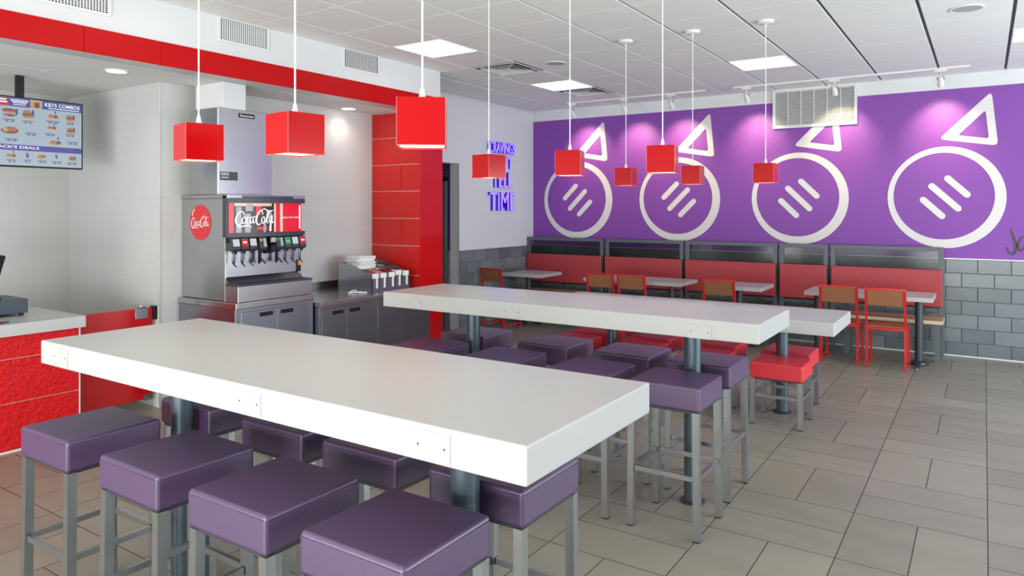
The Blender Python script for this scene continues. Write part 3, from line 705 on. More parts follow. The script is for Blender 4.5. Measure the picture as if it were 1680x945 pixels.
def make_stool(name, label, h, vinyl, seam, rail, cat):
    t = thing(name, label, cat)
    w, d, th = 0.193, 0.188, 0.12
    s = MB(); s.box(-w, w, -d, d, h-th, h, 0.014, 3)
    st = s.build('seat', vinyl, t, ang=50)
    # light crown on top
    for v in st.data.vertices:
        if v.co.z > h-0.001: pass
    pp = MB(); q = 0.0135
    zt = h-0.0135
    loop = [(-w, -d+q), (-w, d-q), (-w+q, d), (w-q, d), (w, d-q), (w, -d+q), (w-q, -d), (-w+q, -d), (-w, -d+q)]
    pp.tube([(a*1.001, b*1.001, zt) for a, b in loop], 0.0017, 6)
    for a, b in ((-1, -1), (1, -1), (1, 1), (-1, 1)):
        pp.cyl((a*(w-0.0042), b*(d-0.0042), h-th+0.012), (a*(w-0.0042), b*(d-0.0042), zt), 0.0016, 6)
    pp.build('seam', seam, st)
    fr = MB().box(-w+0.012, w-0.012, -d+0.012, d-0.012, h-th-0.010, h-th+0.002).build('seat_frame', M['dark_post'], t)
    lw = 0.034
    for a in (-1, 1):
        for b in (-1, 1):
            xt, yt = a*(w-0.022), b*(d-0.022); xb, yb = a*(w-0.016), b*(d-0.016)
            lg = MB().bar((xb, yb, 0.006), (xt, yt, h-th-0.004), lw, lw, up=(0, 1, 0)).build('leg', M['stool_metal'], t)
            MB().box(xb-lw/2+0.001, xb+lw/2-0.001, yb-lw/2+0.001, yb+lw/2-0.001, 0, 0.008).build('foot_cap', M['black'], lg)
    for a, b, c_, d_ in ((-1, -1, 1, -1), (1, -1, 1, 1), (1, 1, -1, 1), (-1, 1, -1, -1)):
        k = w-0.018; k2 = d-0.018
        p0 = Vector((a*k, b*k2, rail)); p1 = Vector((c_*k, d_*k2, rail)); dd = (p1-p0).normalized()
        br = MB().bar(p0+dd*0.018, p1-dd*0.018, 0.018, 0.024).build('footrest', M['stool_metal'], t)
    wl = MB()
    for a in (-1, 1):
        for b in (-1, 1):
            k = w-0.037; k2 = d-0.037
            wl.bar((a*k, b*(d-0.018), rail-0.013), (a*k, b*(d-0.018), rail+0.013), 0.004, 0.02)
            wl.bar((a*(w-0.018), b*k2, rail-0.013), (a*(w-0.018), b*k2, rail+0.013), 0.02, 0.004)
    wl.build('weld', M['weld'], t)
    return t
bar = make_stool('bar_stool', 'x', 0.76, M['purple_vinyl'], M['piping'], 0.305, 'stool')
low = make_stool('low_stool', 'x', 0.474, M['red_vinyl'], M['red_piping'], 0.225, 'stool')
used = {'bar': False, 'low': False}
def put(kind, xr, y, rz, label, group):
    src = bar if kind == 'bar' else low
    if not used[kind]: used[kind] = True; r = src; r.location = (xr-0.193, y+0.188, 0)
    else: r = copy_tree(src, (xr-0.193, y+0.188, 0))
    r.rotation_euler = (0, 0, R(rz)); r['label'] = label; r['group'] = group
G1 = 'purple stools around the nearest table'; G2 = 'purple stools around the middle table'; G3 = 'red stools around the low table'
for xr, rz, lb in ((-2.907, 0.5, 'near side of the nearest table, leftmost, by the red counter'), (-2.282, -0.6, 'near side of the nearest table, second from left'), (-1.728, 0.4, 'near side of the nearest table, third from left'), (-1.195, 0, 'near side of nearest table, rightmost, largest in view')):
    put('bar', xr, 1.315, rz, 'purple vinyl bar stool, '+lb, G1)
for xr, rz, lb in ((-2.85, 0, 'far side of nearest table, leftmost, behind the post'), (-2.24, 0, 'far side of nearest table, second from left'), (-1.742, 0, 'far side of nearest table, third from left'), (-1.207, 0, 'far side of nearest table, right end')):
    put('bar', xr, 1.878, rz, 'purple vinyl bar stool, '+lb, G1)
for xr, rz, lb in ((-2.86, 0.5, 'near side of the middle table, left end'), (-2.26, 0, 'near side of the middle table, second from left'), (-1.668, 0, 'near side of the middle table, third from left'), (-1.168, 0, 'near side of the middle table, right end')):
    put('bar', xr, 3.425, rz, 'purple vinyl bar stool, '+lb, G2)
for xr, rz, lb in ((-2.885, 0, 'far side of the middle table, left end'), (-2.226, 0, 'far side of the middle table, second from left'), (-1.668, 0, 'far side of the middle table, third from left'), (-1.185, 0, 'far side of the middle table, right end')):
    put('bar', xr, 3.99, rz, 'purple vinyl bar stool, '+lb, G2)
for xr, lb in ((-2.95, 'near side of the low table, left end'), (-2.30, 'near side of the low table, second from left'), (-1.71, 'near side of the low table, third from left'), (-1.12, 'near side of the low table, right end, fully in view')):
    put('low', xr, 5.575, 0, 'red vinyl low stool, '+lb, G3)
for xr, lb in ((-2.95, 'far side of the low table, left end'), (-2.35, 'far side of the low table, second from left'), (-1.76, 'far side of the low table, third from left'), (-1.165, 'far side of the low table, right end')):
    put('low', xr, 6.085, 0, 'red vinyl low stool, '+lb, G3)

# ================================================================== BENCH ALONG THE BACK WALL
units = [(-5.84, -4.55, 'leftmost section, by the side wall'), (-4.52, -3.36, 'second section from left, behind two chairs'), (-3.34, -2.15, 'third section, behind the single chair'), (-2.13, -1.56, 'narrow fourth section'), (-1.54, -0.37, 'rightmost section, behind two red chairs')]
for x0, x1, lb in units:
    t = thing('padded_banquette', 'red padded bench back in a grey metal frame, '+lb, 'bench back', ((x0+x1)/2, 9.25, 0), 'bench back sections along the tiled wall')
    MB().box(x0+0.015, x1-0.015, 9.165, 9.215, 0.56, 0.972, 0.012, 3).build('cushion', M['bench_vinyl'], t)
    for x in (x0+0.03, x1-0.03):
        MB().box(x-0.025, x+0.025, 9.217, 9.267, 0, 1.22, 0.002, 1).build('post', M['frame_grey'], t)
    MB().box(x0+0.055, x1-0.055, 9.217, 9.267, 1.175, 1.22, 0.002, 1).build('top_rail', M['frame_grey'], t)
    MB().box(x0+0.055, x1-0.055, 9.222, 9.262, 0.50, 0.54, 0.002, 1).build('lower_rail', M['frame_grey'], t)
    MB().box(x0+0.057, x1-0.057, 9.238, 9.243, 0.975, 1.173).build('clear_panel', M['smoked'], t)
    n = max(1, round((x1-x0)/0.4)); b = MB()
    for i in range(n): 
        x = x0+(x1-x0)*(i+0.5)/n; b.box(x-0.012, x+0.012, 9.20, 9.222, 0.49, 0.60)
    b.build('bracket', M['dark_post'], t)
bs = thing('bench_seat', 'long light oak bench seat running under the red bench backs', 'bench', (-3.1, 8.95, 0))
MB().box(-5.84, -0.365, 8.765, 9.15, 0.420, 0.46, 0.004, 2).build('seat_board', M['wood_light'], bs)
MB().box(-5.838, -0.363, 8.762, 8.766, 0.4225, 0.4575).box(-0.366, -0.362, 8.766, 9.148, 0.4225, 0.4575).build('edge_band', mat('pale_edge_band', hx(214, 196, 172), 0.45), bs)
for i in range(7):
    x = -5.75+i*(5.75-0.42)/6
    MB().box(x-0.025, x+0.025, 8.86, 8.91, 0, 0.418).box(x-0.02, x+0.02, 8.91, 9.14, 0.375, 0.418).box(x-0.025, x+0.025, 9.14, 9.19, 0, 0.418).build('leg', M['frame_grey'], bs)
MB().box(-5.75, -0.44, 8.87, 8.90, 0.385, 0.418).build('seat_rail', M['frame_grey'], bs)

# two- and four-place tables
def cafe_table(x0, x1, posts, label):
    y0, y1 = 8.36, 8.955
    t = thing('cafe_table', label, 'table', ((x0+x1)/2, (y0+y1)/2, 0), 'white tables along the bench')
    MB().box(x0, x1, y0, y1, 0.695, 0.74, 0.003, 2).build('tabletop', M['solid_white'], t)
    yc = (y0+y1)/2
    for x in posts:
        l_ = MB().cyl((x, yc, 0.03), (x, yc, 0.685), 0.038, 24).box(x-0.12, x+0.12, yc-0.12, yc+0.12, 0.684, 0.697).build('leg', M['dark_post'], t)
        b = MB()
        b.lathe([(0.075, 0.012), (0.07, 0.03), (0.042, 0.045)], (x, yc, 0), 24)
        for dx, dy in ((0, -1), (0, 1), (1, 0), (-1, 0)):
            ln = 0.27 if dx == 0 else (0.10 if len(posts) > 1 else 0.20)
            b.prism([(0.04, 0.006), (ln, 0.006), (ln, 0.022), (0.04, 0.042)], (x-0.022*abs(dy), yc-0.022*abs(dx), 0), (dx, dy, 0), (0, 0, 1), (0.044*abs(dy), 0.044*abs(dx), 0))
        b.build('base', M['dark_post'], t)
        g = MB()
        for dx, dy in ((0, -1), (0, 1)): g.cyl((x, yc+dy*0.25, 0), (x, yc+dy*0.25, 0.008), 0.014, 12)
        g.build('glide', M['trim_steel'], t)
cafe_table(-5.72, -5.08, (-5.46,), 'small white table in the corner by the side wall')
cafe_table(-4.42, -3.075, (-4.18, -3.31), 'white four-seat table second from left along the bench')
cafe_table(-2.80, -2.13, (-2.46,), 'small white table third from left, one red chair')
cafe_table(-1.665, -0.433, (-1.575, -0.575), 'white four-seat table at the right end of the bench')

def make_chair():
    t = thing('dining_chair', 'x', 'chair', (0, 0, 0), 'red framed chairs facing the bench')
    hw = 0.178; r = 0.0115
    for a in (-1, 1):                                                # rear legs run on as back uprights (y- is the back)
        MB().bar((a*hw, 0.0, 0.004), (a*hw, 0.0, 0.43), 0.022, 0.022, up=(0, 1, 0)).bar((a*hw, 0.0, 0.43), (a*hw, -0.062, 0.828), 0.022, 0.022, up=(0, 1, 0)).build('rear_leg', M['red_frame'], t)
        MB().bar((a*hw, 0.37, 0.004), (a*hw, 0.35, 0.428), 0.022, 0.022, up=(0, 1, 0)).build('front_leg', M['red_frame'], t)
        MB().bar((a*hw, 0.01, 0.065), (a*hw, 0.358, 0.065), 0.016, 0.016).build('side_stretcher', M['red_frame'], t)
        MB().bar((a*hw, 0.0, 0.416), (a*hw, 0.35, 0.416), 0.02, 0.024).build('side_rail', M['red_frame'], t)
    MB().bar((-hw-0.011, -0.062, 0.828), (hw+0.011, -0.062, 0.828), 0.022, 0.022).build('top_rail', M['red_frame'], t)
    MB().bar((-hw, 0.0, 0.416), (hw, 0.0, 0.416), 0.02, 0.024).build('rear_rail', M['red_frame'], t)
    MB().bar((-hw, 0.35, 0.416), (hw, 0.35, 0.416), 0.02, 0.024).build('front_rail', M['red_frame'], t)
    b = MB(); mt = Matrix.Translation((0, -0.048, 0.738))@Matrix.Rotation(R(-8.9), 4, 'X').inverted()
    b.box(-hw+0.0115, hw-0.0115, -0.006, 0.006, -0.083, 0.083, 0.002, 1, mtx=mt)
    b.build('backrest', M['wood'], t)
    s = MB().box(-hw+0.004, hw-0.004, -0.005, 0.375, 0.430, 0.444, 0.004, 2).build('seat', M['wood_seat'], t)
    return t
ch = make_chair()
CH = [(-5.60, 7.98, -6, 'leftmost chair, alone at the corner table'), (-4.06, 8.18, 0, 'left one of the pair at the second table'), (-3.63, 8.18, 0, 'right one of the pair at the second table'),
      (-2.545, 8.18, 0, 'the single chair in the middle of the row'), (-1.288, 8.24, 0, 'left one of the pair at the right-end table'), (-0.842, 8.205, 0, 'rightmost chair, at the right-end table')]
for i, (x, y, rz, lb) in enumerate(CH):
    r_ = ch if i == 0 else copy_tree(ch, (0, 0, 0))
    r_.location = (x, y, 0); r_.rotation_euler = (0, 0, R(rz)); r_['label'] = 'red tube chair with plywood back, '+lb

# ================================================================== ORDER COUNTER, GATE, REGISTER
XF = -5.49
oc = thing('order_counter', 'red tiled order counter with thick white top at the left', 'counter', (-5.9, 1.3, 0))
MB().box(-6.3, -5.452, 0.2, 2.602, 0.79, 0.872, 0.004, 2).build('countertop', M['solid_white'], oc)
MB().box(-6.2, XF-0.012, 0.25, 2.575, 0, 0.788).build('body', M['grout_white'], oc)
tl = MB()
for i, (z0, z1) in enumerate(((0.012, 0.332), (0.332, 0.632), (0.632, 0.789))):
    cuts = ([0.25, 0.94, 1.54, 2.14, 2.572] if i == 1 else [0.25, 0.64, 1.24, 1.84, 2.572]) if i != 2 else [0.25, 0.64, 1.24, 1.84, 2.572]
    for a, b in zip(cuts, cuts[1:]): tl.box(XF-0.013, XF, a+0.003, b-0.003, z0+0.003, z1-(0.003 if i < 2 else 0), 0.002, 1)
tl.build('face_tiles', M['rough_red'], oc)
MB().box(XF-0.014, XF+0.002, 2.571, 2.579, 0, 0.789).box(XF-0.012, XF+0.002, 0.25, 2.575, 0, 0.012).build('edge_trim', M['white_metal'], oc)
gt = thing('swing_gate', 'glossy red low swing gate beside the order counter', 'gate', (-5.74, 2.95, 0.08))
MB().box(-5.762, -5.728, 2.606, 3.255, 0.09, 0.838, 0.003, 1).build('panel', M['red_gloss'], gt)
MB().box(-5.728, -5.722, 3.11, 3.215, 0.755, 0.845, 0.001, 1).box(-5.768, -5.722, 3.13, 3.20, 0.838, 0.846).cyl((-5.745, 3.165, 0.846), (-5.745, 3.165, 0.862), 0.012, 14).build('top_hinge', M['steel'], gt)
MB().box(-5.728, -5.722, 3.18, 3.25, 0.08, 0.13).build('bottom_hinge', M['steel'], gt)
MB().box(-5.77, -5.715, 3.256, 3.290, 0.735, 0.845, 0.002, 1).build('pivot_block', M['black'], gt)
MB().box(-5.775, -5.712, 3.292, 3.3035, 0.0, 0.84, 0.001, 1).build('wall_post', M['white_metal'], gt)

rg = thing('cash_drawer', 'dark slate cash drawer box on the white counter', 'cash drawer', (-6.0, 2.15, 0.872))
MB().box(-6.22, -5.83, 1.93, 2.378, 0.892, 0.994, 0.003, 1).build('housing', M['slate_box'], rg)
MB().box(-5.8305, -5.826, 1.945, 2.365, 0.902, 0.984, 0.001, 1).build('drawer_front', M['slate_box'], rg)
for x in (-6.19, -5.86):
    for y in (1.965, 2.345): MB().box(x-0.012, x+0.012, y-0.012, y+0.012, 0.872, 0.893).build('foot', M['black'], rg)
mo = thing('register_monitor', 'black point-of-sale monitor standing on the cash drawer', 'monitor', (-5.99, 2.1, 0.994))
mt = Matrix.Translation((-5.97, 2.02, 1.22))@Matrix.Rotation(R(14), 4, 'Y').inverted()
MB().box(-0.022, 0.022, -0.22, 0.235, -0.135, 0.135, 0.006, 2, mtx=Matrix.Translation((-5.97, 2.02, 1.225))@Matrix.Rotation(R(-12), 4, 'X')@Matrix.Rotation(R(8), 4, 'Y')).build('display', M['black'], mo)
MB().bar((-6.0, 2.12, 1.005), (-5.97, 2.06, 1.20), 0.05, 0.05).build('stand', M['black'], mo)
MB().box(-6.09, -5.91, 2.0, 2.24, 0.9945, 1.006, 0.003, 1).build('base', M['black'], mo)
mt_ = thing('counter_mat', 'dark oval mat with red middle on counter edge', 'mat', (-5.57, 2.06, 0.872))
MB().disc((0, 0), 0.065, 0.115, (-5.58, 2.045, 0.872), (1, 0, 0), (0, 1, 0), (0, 0, 0.004)).build('pad', M['charcoal'], mt_)
MB().disc((0, 0), 0.045, 0.085, (-5.58, 2.045, 0.876), (1, 0, 0), (0, 1, 0), (0, 0, 0.001)).build('print', mat('muted_red_print', hx(170, 60, 66), 0.5), mt_)

# ================================================================== MENU BOARD
tv = thing('menu_board', 'wall of food photos on a screen reading KID\'S COMBOS and JACK\'S DEALS', 'menu screen', (-6.3, 2.5, 1.98))
MB().box(-6.345, -6.302, 2.02, 2.982, 1.977, 2.528, 0.003, 1).build('housing', M['black'], tv)
XT = -6.3005
sc = MB().box(-6.303, XT, 2.032, 2.970, 1.990, 2.516).build('screen', M['scr_bg'], tv)
MB().box(-6.36, -6.33, 2.50, 2.555, 2.2, LC).build('ceiling_pole', M['black'], tv)
O = (XT, 0, 0); UY = (0, 1, 0); UZ = (0, 0, 1); TT = (0.0006, 0, 0)
def rect(mb, y0, y1, z0, z1, lift=0.0): mb.prism([(y0, z0), (y1, z0), (y1, z1), (y0, z1)], (XT+lift, 0, 0), UY, UZ, TT); return mb
rect(MB(), 2.285, 2.433, 2.450, 2.514).build('red_heading', M['scr_red'], sc)
rect(MB(), 2.434, 2.585, 2.450, 2.514).build('violet_heading', M['scr_purple'], sc)
rect(MB(), 2.672, 2.969, 2.449, 2.515).build('blue_heading', M['scr_blue'], sc)
rect(rect(MB(), 2.655, 2.668, 2.446, 2.515), 2.586, 2.653, 2.451, 2.510, 0).build('photo_strip', M['scr_tan'], sc)
rect(rect(MB(), 2.615, 2.650, 2.455, 2.495, 0.0007), 2.64, 2.645, 2.46, 2.5, 0.0007).build('drink_photo', M['scr_meat'], sc)
rect(rect(MB(), 2.033, 2.665, 2.107, 2.152), 2.665, 2.969, 2.107, 2.152).build('violet_band', M['scr_purple'], sc)
MB().text("KID'S COMBOS", (XT+0.0008, 2.690, 2.473), UY, UZ, 0.265, 0.031, 0.0006, 0.02).build('heading_lettering', M['scr_white'], sc)
MB().text("JACK'S DEALS", (XT+0.0008, 2.345, 2.116), UY, UZ, 0.305, 0.028, 0.0006, 0.02).build('heading_lettering', M['scr_white'], sc)
for y0, y1, z in ((2.445, 2.575, 2.498), (2.450, 2.570, 2.487), (2.46, 2.56, 2.477), (2.465, 2.555, 2.462), (2.30, 2.42, 2.492), (2.31, 2.425, 2.472), (2.715, 2.95, 2.458)):
    rect(MB(), y0, y1, z, z+(0.006 if y0 > 2.32 else 0.012), 0.0008).build('heading_line', M['scr_white'], sc)
FM = {'bun': 'scr_bun', 'meat': 'scr_meat', 'tan': 'scr_tan', 'pink': 'scr_pink', 'green': 'scr_green', 'cup': 'scr_blue'}
FK = list(FM)
def food(y, z, s, kind):
    mb = MB()
    def e(k, dy, dz, ru, rv, lf):
        n0 = len(mb.bm.faces); mb.disc((y+dy*s, z+dz*s), ru*s, rv*s, (XT, 0, 0), UY, UZ, (0.0004*lf+0.0004, 0, 0), 18)
        for f in list(mb.bm.faces)[n0:]: f.material_index = FK.index(k)
    if kind == 'burger':
        e('tan', 0.25, -0.35, 0.9, 0.22, 1); e('bun', 0, 0.25, 0.6, 0.34, 2); e('green', 0, 0.0, 0.66, 0.14, 3); e('meat', 0, -0.08, 0.62, 0.14, 4); e('bun', -0.02, -0.28, 0.58, 0.16, 5); e('cup', 0.72, 0.2, 0.16, 0.5, 1)
    elif kind == 'two':
        e('meat', -0.1, 0.35, 0.75, 0.22, 1); e('pink', -0.1, 0.18, 0.7, 0.14, 2); e('bun', 0, -0.25, 0.8, 0.2, 3); e('meat', 0.1, -0.3, 0.4, 0.12, 4); e('cup', 0.75, 0.2, 0.15, 0.4, 1)
    elif kind == 'tray':
        e('meat', 0, -0.08, 0.98, 0.42, 1); e('tan', -0.4, 0.0, 0.42, 0.28, 2); e('pink', 0.25, 0.08, 0.55, 0.32, 3); e('green', -0.1, 0.28, 0.2, 0.08, 4)
    elif kind == 'fries':
        e('tan', 0, -0.1, 0.95, 0.26, 1); e('bun', -0.3, 0.08, 0.4, 0.26, 2); e('meat', 0.35, 0.05, 0.3, 0.24, 3); e('cup', 0.3, 0.65, 0.09, 0.22, 4)
    elif kind == 'shake':
        e('cup', 0, 0, 0.32, 0.62, 1); e('pink', 0.1, 0.3, 0.26, 0.2, 2)
    elif kind == 'taco':
        e('tan', 0, 0, 0.75, 0.4, 1); e('green', 0.3, 0.05, 0.3, 0.22, 2); e('bun', -0.2, 0.0, 0.4, 0.3, 3)
    f_ = mb.build('food_picture', M[FM[FK[0]]], tv)
    for k in FK[1:]: f_.data.materials.append(M[FM[k]])
for y, z, s, kd in ((2.443, 2.394, 0.062, 'two'), (2.565, 2.396, 0.056, 'burger'), (2.443, 2.264, 0.062, 'tray'), (2.752, 2.397, 0.052, 'fries'), (2.877, 2.397, 0.045, 'burger'),
                    (2.744, 2.305, 0.045, 'fries'), (2.881, 2.294, 0.042, 'burger'), (2.771, 2.186, 0.058, 'fries'), (2.454, 2.063, 0.046, 'fries'), (2.566, 2.072, 0.034, 'shake'),
                    (2.668, 2.068, 0.046, 'taco'), (2.777, 2.076, 0.03, 'shake'), (2.893, 2.064, 0.036, 'burger'), (2.31, 2.39, 0.055, 'burger'), (2.31, 2.264, 0.055, 'tray'), (2.20, 2.39, 0.055, 'two'), (2.20, 2.264, 0.055, 'burger'), (2.09, 2.33, 0.045, 'fries'), (2.34, 2.063, 0.04, 'taco'), (2.22, 2.066, 0.04, 'burger'), (2.11, 2.064, 0.04, 'fries')):
    food(y, z, s, kd)
for y, z, wd in ((2.440, 2.340, 0.085), (2.568, 2.338, 0.075), (2.590, 2.245, 0.085), (2.748, 2.356, 0.10), (2.881, 2.355, 0.06), (2.729, 2.252, 0.08), (2.881, 2.258, 0.07), (2.900, 2.195, 0.085), (2.454, 2.190, 0.09), (2.454, 2.026, 0.07), (2.566, 2.030, 0.05), (2.672, 2.030, 0.065), (2.779, 2.028, 0.075), (2.893, 2.026, 0.085), (2.31, 2.33, 0.08), (2.2, 2.33, 0.08)):
    tx = rect(MB(), y-wd/2, y+wd/2, z, z+0.0065, 0.0004); rect(tx, y-wd*0.32, y-wd*0.05, z-0.014, z-0.005, 0.0004); rect(tx, y+wd*0.12, y+wd*0.38, z-0.014, z-0.005, 0.0004); tx.build('caption', M['scr_text'], tv)

# ================================================================== DRINK STATION
def flourish(mb, o, u, v, w, t, thick=1.0):                          # flowing "Coca-Cola" script, w wide
    k = w/3.05; u = Vector(u)*k; v = Vector(v)*k
    T = lambda *a: [x*thick for x in a]
    mb.ribbon([(0.66, 0.70), (0.60, 0.93), (0.38, 0.95), (0.14, 0.62), (0.08, 0.28), (0.26, 0.08), (0.55, 0.22)], T(0.05, 0.07, 0.07, 0.13, 0.14, 0.09, 0.04), o, u, v, t)
    mb.ribbon([(0.10, 0.16), (0.28, -0.06), (0.62, -0.02), (1.00, 0.02), (1.22, -0.12)], T(0.03, 0.06, 0.09, 0.09, 0.03), o, u, v, t)
    mb.ribbon([(0.76, 0.60), (0.58, 0.52), (0.53, 0.28), (0.66, 0.16), (0.80, 0.34), (0.74, 0.58), (0.62, 0.60)], T(0.05, 0.08, 0.10, 0.07, 0.09, 0.07, 0.03), o, u, v, t)
    mb.ribbon([(1.04, 0.55), (0.94, 0.60), (0.86, 0.42), (0.88, 0.20), (1.04, 0.20)], T(0.05, 0.06, 0.10, 0.09, 0.03), o, u, v, t)
    mb.ribbon([(1.30, 0.60), (1.16, 0.56), (1.10, 0.32), (1.18, 0.17), (1.30, 0.36), (1.34, 0.60)], T(0.05, 0.07, 0.10, 0.07, 0.06, 0.05), o, u, v, t)
    mb.ribbon([(1.35, 0.62), (1.33, 0.36), (1.38, 0.18), (1.48, 0.26)], T(0.06, 0.10, 0.08, 0.03), o, u, v, t)
    mb.ribbon([(1.42, 0.60), (1.54, 0.63)], T(0.09, 0.09), o, u, v, t)
    mb.ribbon([(2.10, 0.74), (2.04, 0.98), (1.86, 1.02), (1.66, 0.72), (1.56, 0.34), (1.72, 0.06), (1.98, 0.18)], T(0.05, 0.07, 0.08, 0.14, 0.15, 0.10, 0.04), o, u, v, t)
    mb.ribbon([(1.90, 0.98), (2.20, 1.16), (2.55, 0.98), (2.95, 1.06)], T(0.03, 0.08, 0.10, 0.03), o, u, v, t)
    mb.ribbon([(2.20, 0.60), (2.04, 0.52), (1.99, 0.28), (2.12, 0.16), (2.26, 0.34), (2.20, 0.58), (2.08, 0.60)], T(0.05, 0.08, 0.10, 0.07, 0.09, 0.07, 0.03), o, u, v, t)
    mb.ribbon([(2.34, 0.24), (2.52, 0.62), (2.56, 0.92), (2.46, 0.90), (2.40, 0.50), (2.42, 0.22), (2.54, 0.18)], T(0.03, 0.05, 0.06, 0.07, 0.11, 0.10, 0.03), o, u, v, t)
    mb.ribbon([(2.82, 0.60), (2.67, 0.56), (2.61, 0.32), (2.69, 0.17), (2.81, 0.36), (2.86, 0.60)], T(0.05, 0.07, 0.10, 0.07, 0.06, 0.05), o, u, v, t)
    mb.ribbon([(2.87, 0.62), (2.84, 0.36), (2.89, 0.18), (3.02, 0.28)], T(0.06, 0.10, 0.08, 0.03), o, u, v, t)
    return mb

def steel_cabinet(name, label, y0, y1, zt, th, xf, doors, splash=0):
    t = thing(name, label, 'counter', (-5.3, (y0+y1)/2, 0))
    tp = MB().box(-5.705, xf, y0, y1, zt-th, zt, 0.003, 1).build('countertop', M['steel'], t)
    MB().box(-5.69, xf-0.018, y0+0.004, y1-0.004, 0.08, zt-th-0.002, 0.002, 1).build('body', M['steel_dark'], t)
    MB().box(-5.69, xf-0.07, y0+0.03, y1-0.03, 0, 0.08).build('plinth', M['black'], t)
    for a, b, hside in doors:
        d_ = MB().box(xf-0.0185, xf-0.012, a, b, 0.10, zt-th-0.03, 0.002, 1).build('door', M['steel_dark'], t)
        ly = (b-0.035-0.13, b-0.035) if hside > 0 else (a+0.035, a+0.035+0.13)
        if hside != 0: MB().box(xf-0.0125, xf-0.0112, ly[0], ly[1], zt-th-0.083, zt-th-0.05).build('handle_slot', M['black'], d_)
    if splash: MB().box(-5.705, -5.685, y0, y1, zt, zt+splash, 0.002, 1).build('backsplash', M['steel'], t)
    return t
steel_cabinet('fountain_counter', 'stainless steel cabinet with two doors under the drink fountain', 3.46, 4.25, 0.90, 0.045, -4.90, [(3.515, 3.852, 1), (3.858, 4.19, -1)])
steel_cabinet('condiment_counter', 'lower stainless steel counter running up to the red column', 4.256, 5.757, 0.825, 0.04, -4.84, [(4.285, 4.575, 1), (4.581, 4.885, -1), (4.98, 5.29, 0), (5.296, 5.62, 0)], 0.075)

ft = thing('drink_fountain', 'stainless drink fountain with a lit red sign and row of nozzles', 'drink fountain', (-5.3, 3.85, 0.90))
MB().box(-5.70, -5.10, 3.50, 4.25, 0.902, 1.735, 0.004, 1).build('cabinet', M['steel'], ft)
MB().box(-5.704, -5.05, 3.49, 4.27, 1.735, 1.765, 0.003, 1).build('top_cap', M['steel'], ft)
MB().box(-5.102, -5.094, 3.496, 3.506, 0.902, 1.735).build('corner_strip', M['trim_steel'], ft)
tyb = MB().box(-5.10, -4.93, 3.497, 4.245, 0.902, 1.03, 0.003, 1).build('drip_base', M['steel'], ft)
MB().box(-4.932, -4.926, 3.494, 3.502, 0.902, 1.03).build('corner_strip', M['trim_steel'], tyb)
MB().box(-5.095, -4.925, 3.495, 4.248, 1.030, 1.042, 0.003, 1).build('tray_rim', M['slate_box'], tyb)
gr = MB()
for i in range(30): 
    y = 3.52+i*0.024; gr.box(-5.08, -4.94, y-0.004, y+0.004, 1.042, 1.046)
gr.build('drip_grate', M['charcoal'], tyb)
MB().prism([(0, 1.045), (0.055, 1.045), (0.0, 1.095)], (-5.10, 3.50, 0), (1, 0, 0), (0, 0, 1), (0, 0.74, 0)).build('splash_panel', M['steel_dark'], ft)
# header with rounded front
hd = MB()
def arc_profile(z0, z1, d0, d1, n=14):
    return [(d0+(d1-d0)*math.sin(PI*i/n)**0.6, 0) for i in range(n+1)]
def bow(y, base, bulge):                                             # bow-fronted plan
    s = (y-3.88)/0.39; return base+bulge*(1-min(1, s*s))
def bowed(mb, z0, z1, base, bulge, y0=3.49, y1=4.27, n=20, xb=-5.12):
    pl_ = [(xb, y0)]+[(bow(y0+(y1-y0)*i/n, base, bulge), y0+(y1-y0)*i/n) for i in range(n+1)]+[(xb, y1)]
    mb.prism(pl_, (0, 0, z0), (1, 0, 0), (0, 1, 0), (0, 0, z1-z0)); return mb
bowed(bowed(MB(), 1.698, 1.738, -5.055, 0.045), 1.738, 1.756, -5.075, 0.045).build('header_top', M['charcoal'], ft)
bowed(MB(), 1.418, 1.452, -5.055, 0.045).build('header_bottom', M['charcoal'], ft)
MB().box(-5.12, -5.065, 3.488, 3.509, 1.42, 1.738, 0.003, 1).build('header_side', M['charcoal'], ft)
sg = bowed(MB(), 1.452, 1.698, -5.080, 0.040, 3.510, 4.245).build('sign_body', M['lit_red'], ft)
def bowstrip(mb, y0, y1, z0, z1, lift, n=10):
    P = [(bow(y0+(y1-y0)*i/n, -5.080, 0.040)+lift, y0+(y1-y0)*i/n) for i in range(n+1)]
    Q = [(x+0.0008, y) for x, y in P][::-1]
    mb.prism(P+Q, (0, 0, z0), (1, 0, 0), (0, 1, 0), (0, 0, z1-z0)); return mb
bowstrip(MB(), 3.555, 3.94, 1.454, 1.696, 0.0008).build('cola_picture', M['cola_brown'], sg)
bowstrip(bowstrip(bowstrip(MB(), 3.56, 3.90, 1.672, 1.696, 0.0018), 3.925, 3.945, 1.454, 1.696, 0.0018), 3.99, 4.02, 1.454, 1.696, 0.0018).build('pale_stripe', M['lit_tan'], sg)
for a, b, z0, z1 in ((3.575, 3.62, 1.454, 1.665), (3.65, 3.70, 1.454, 1.61), (3.655, 3.72, 1.63, 1.69), (3.82, 3.845, 1.454, 1.56), (3.86, 3.90, 1.58, 1.64)):
    bowstrip(MB(), a, b, z0, z1, 0.0018, 3).build('ice_picture', M['lit_ice'], sg)
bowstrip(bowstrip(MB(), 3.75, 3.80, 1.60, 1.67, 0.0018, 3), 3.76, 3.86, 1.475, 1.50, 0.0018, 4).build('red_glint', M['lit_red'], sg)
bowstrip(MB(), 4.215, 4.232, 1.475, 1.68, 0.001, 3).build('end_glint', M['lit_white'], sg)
lt = flourish(MB(), (-4.9640, 3.560, 1.510), (0, 1, 0), (0, 0, 1), 0.368, (0.0015, 0, 0), 0.75)
for i, q in enumerate(lt.bm.verts): q.co.x = bow(q.co.y, -5.080, 0.040)+0.004+(q.co.x+4.9640)
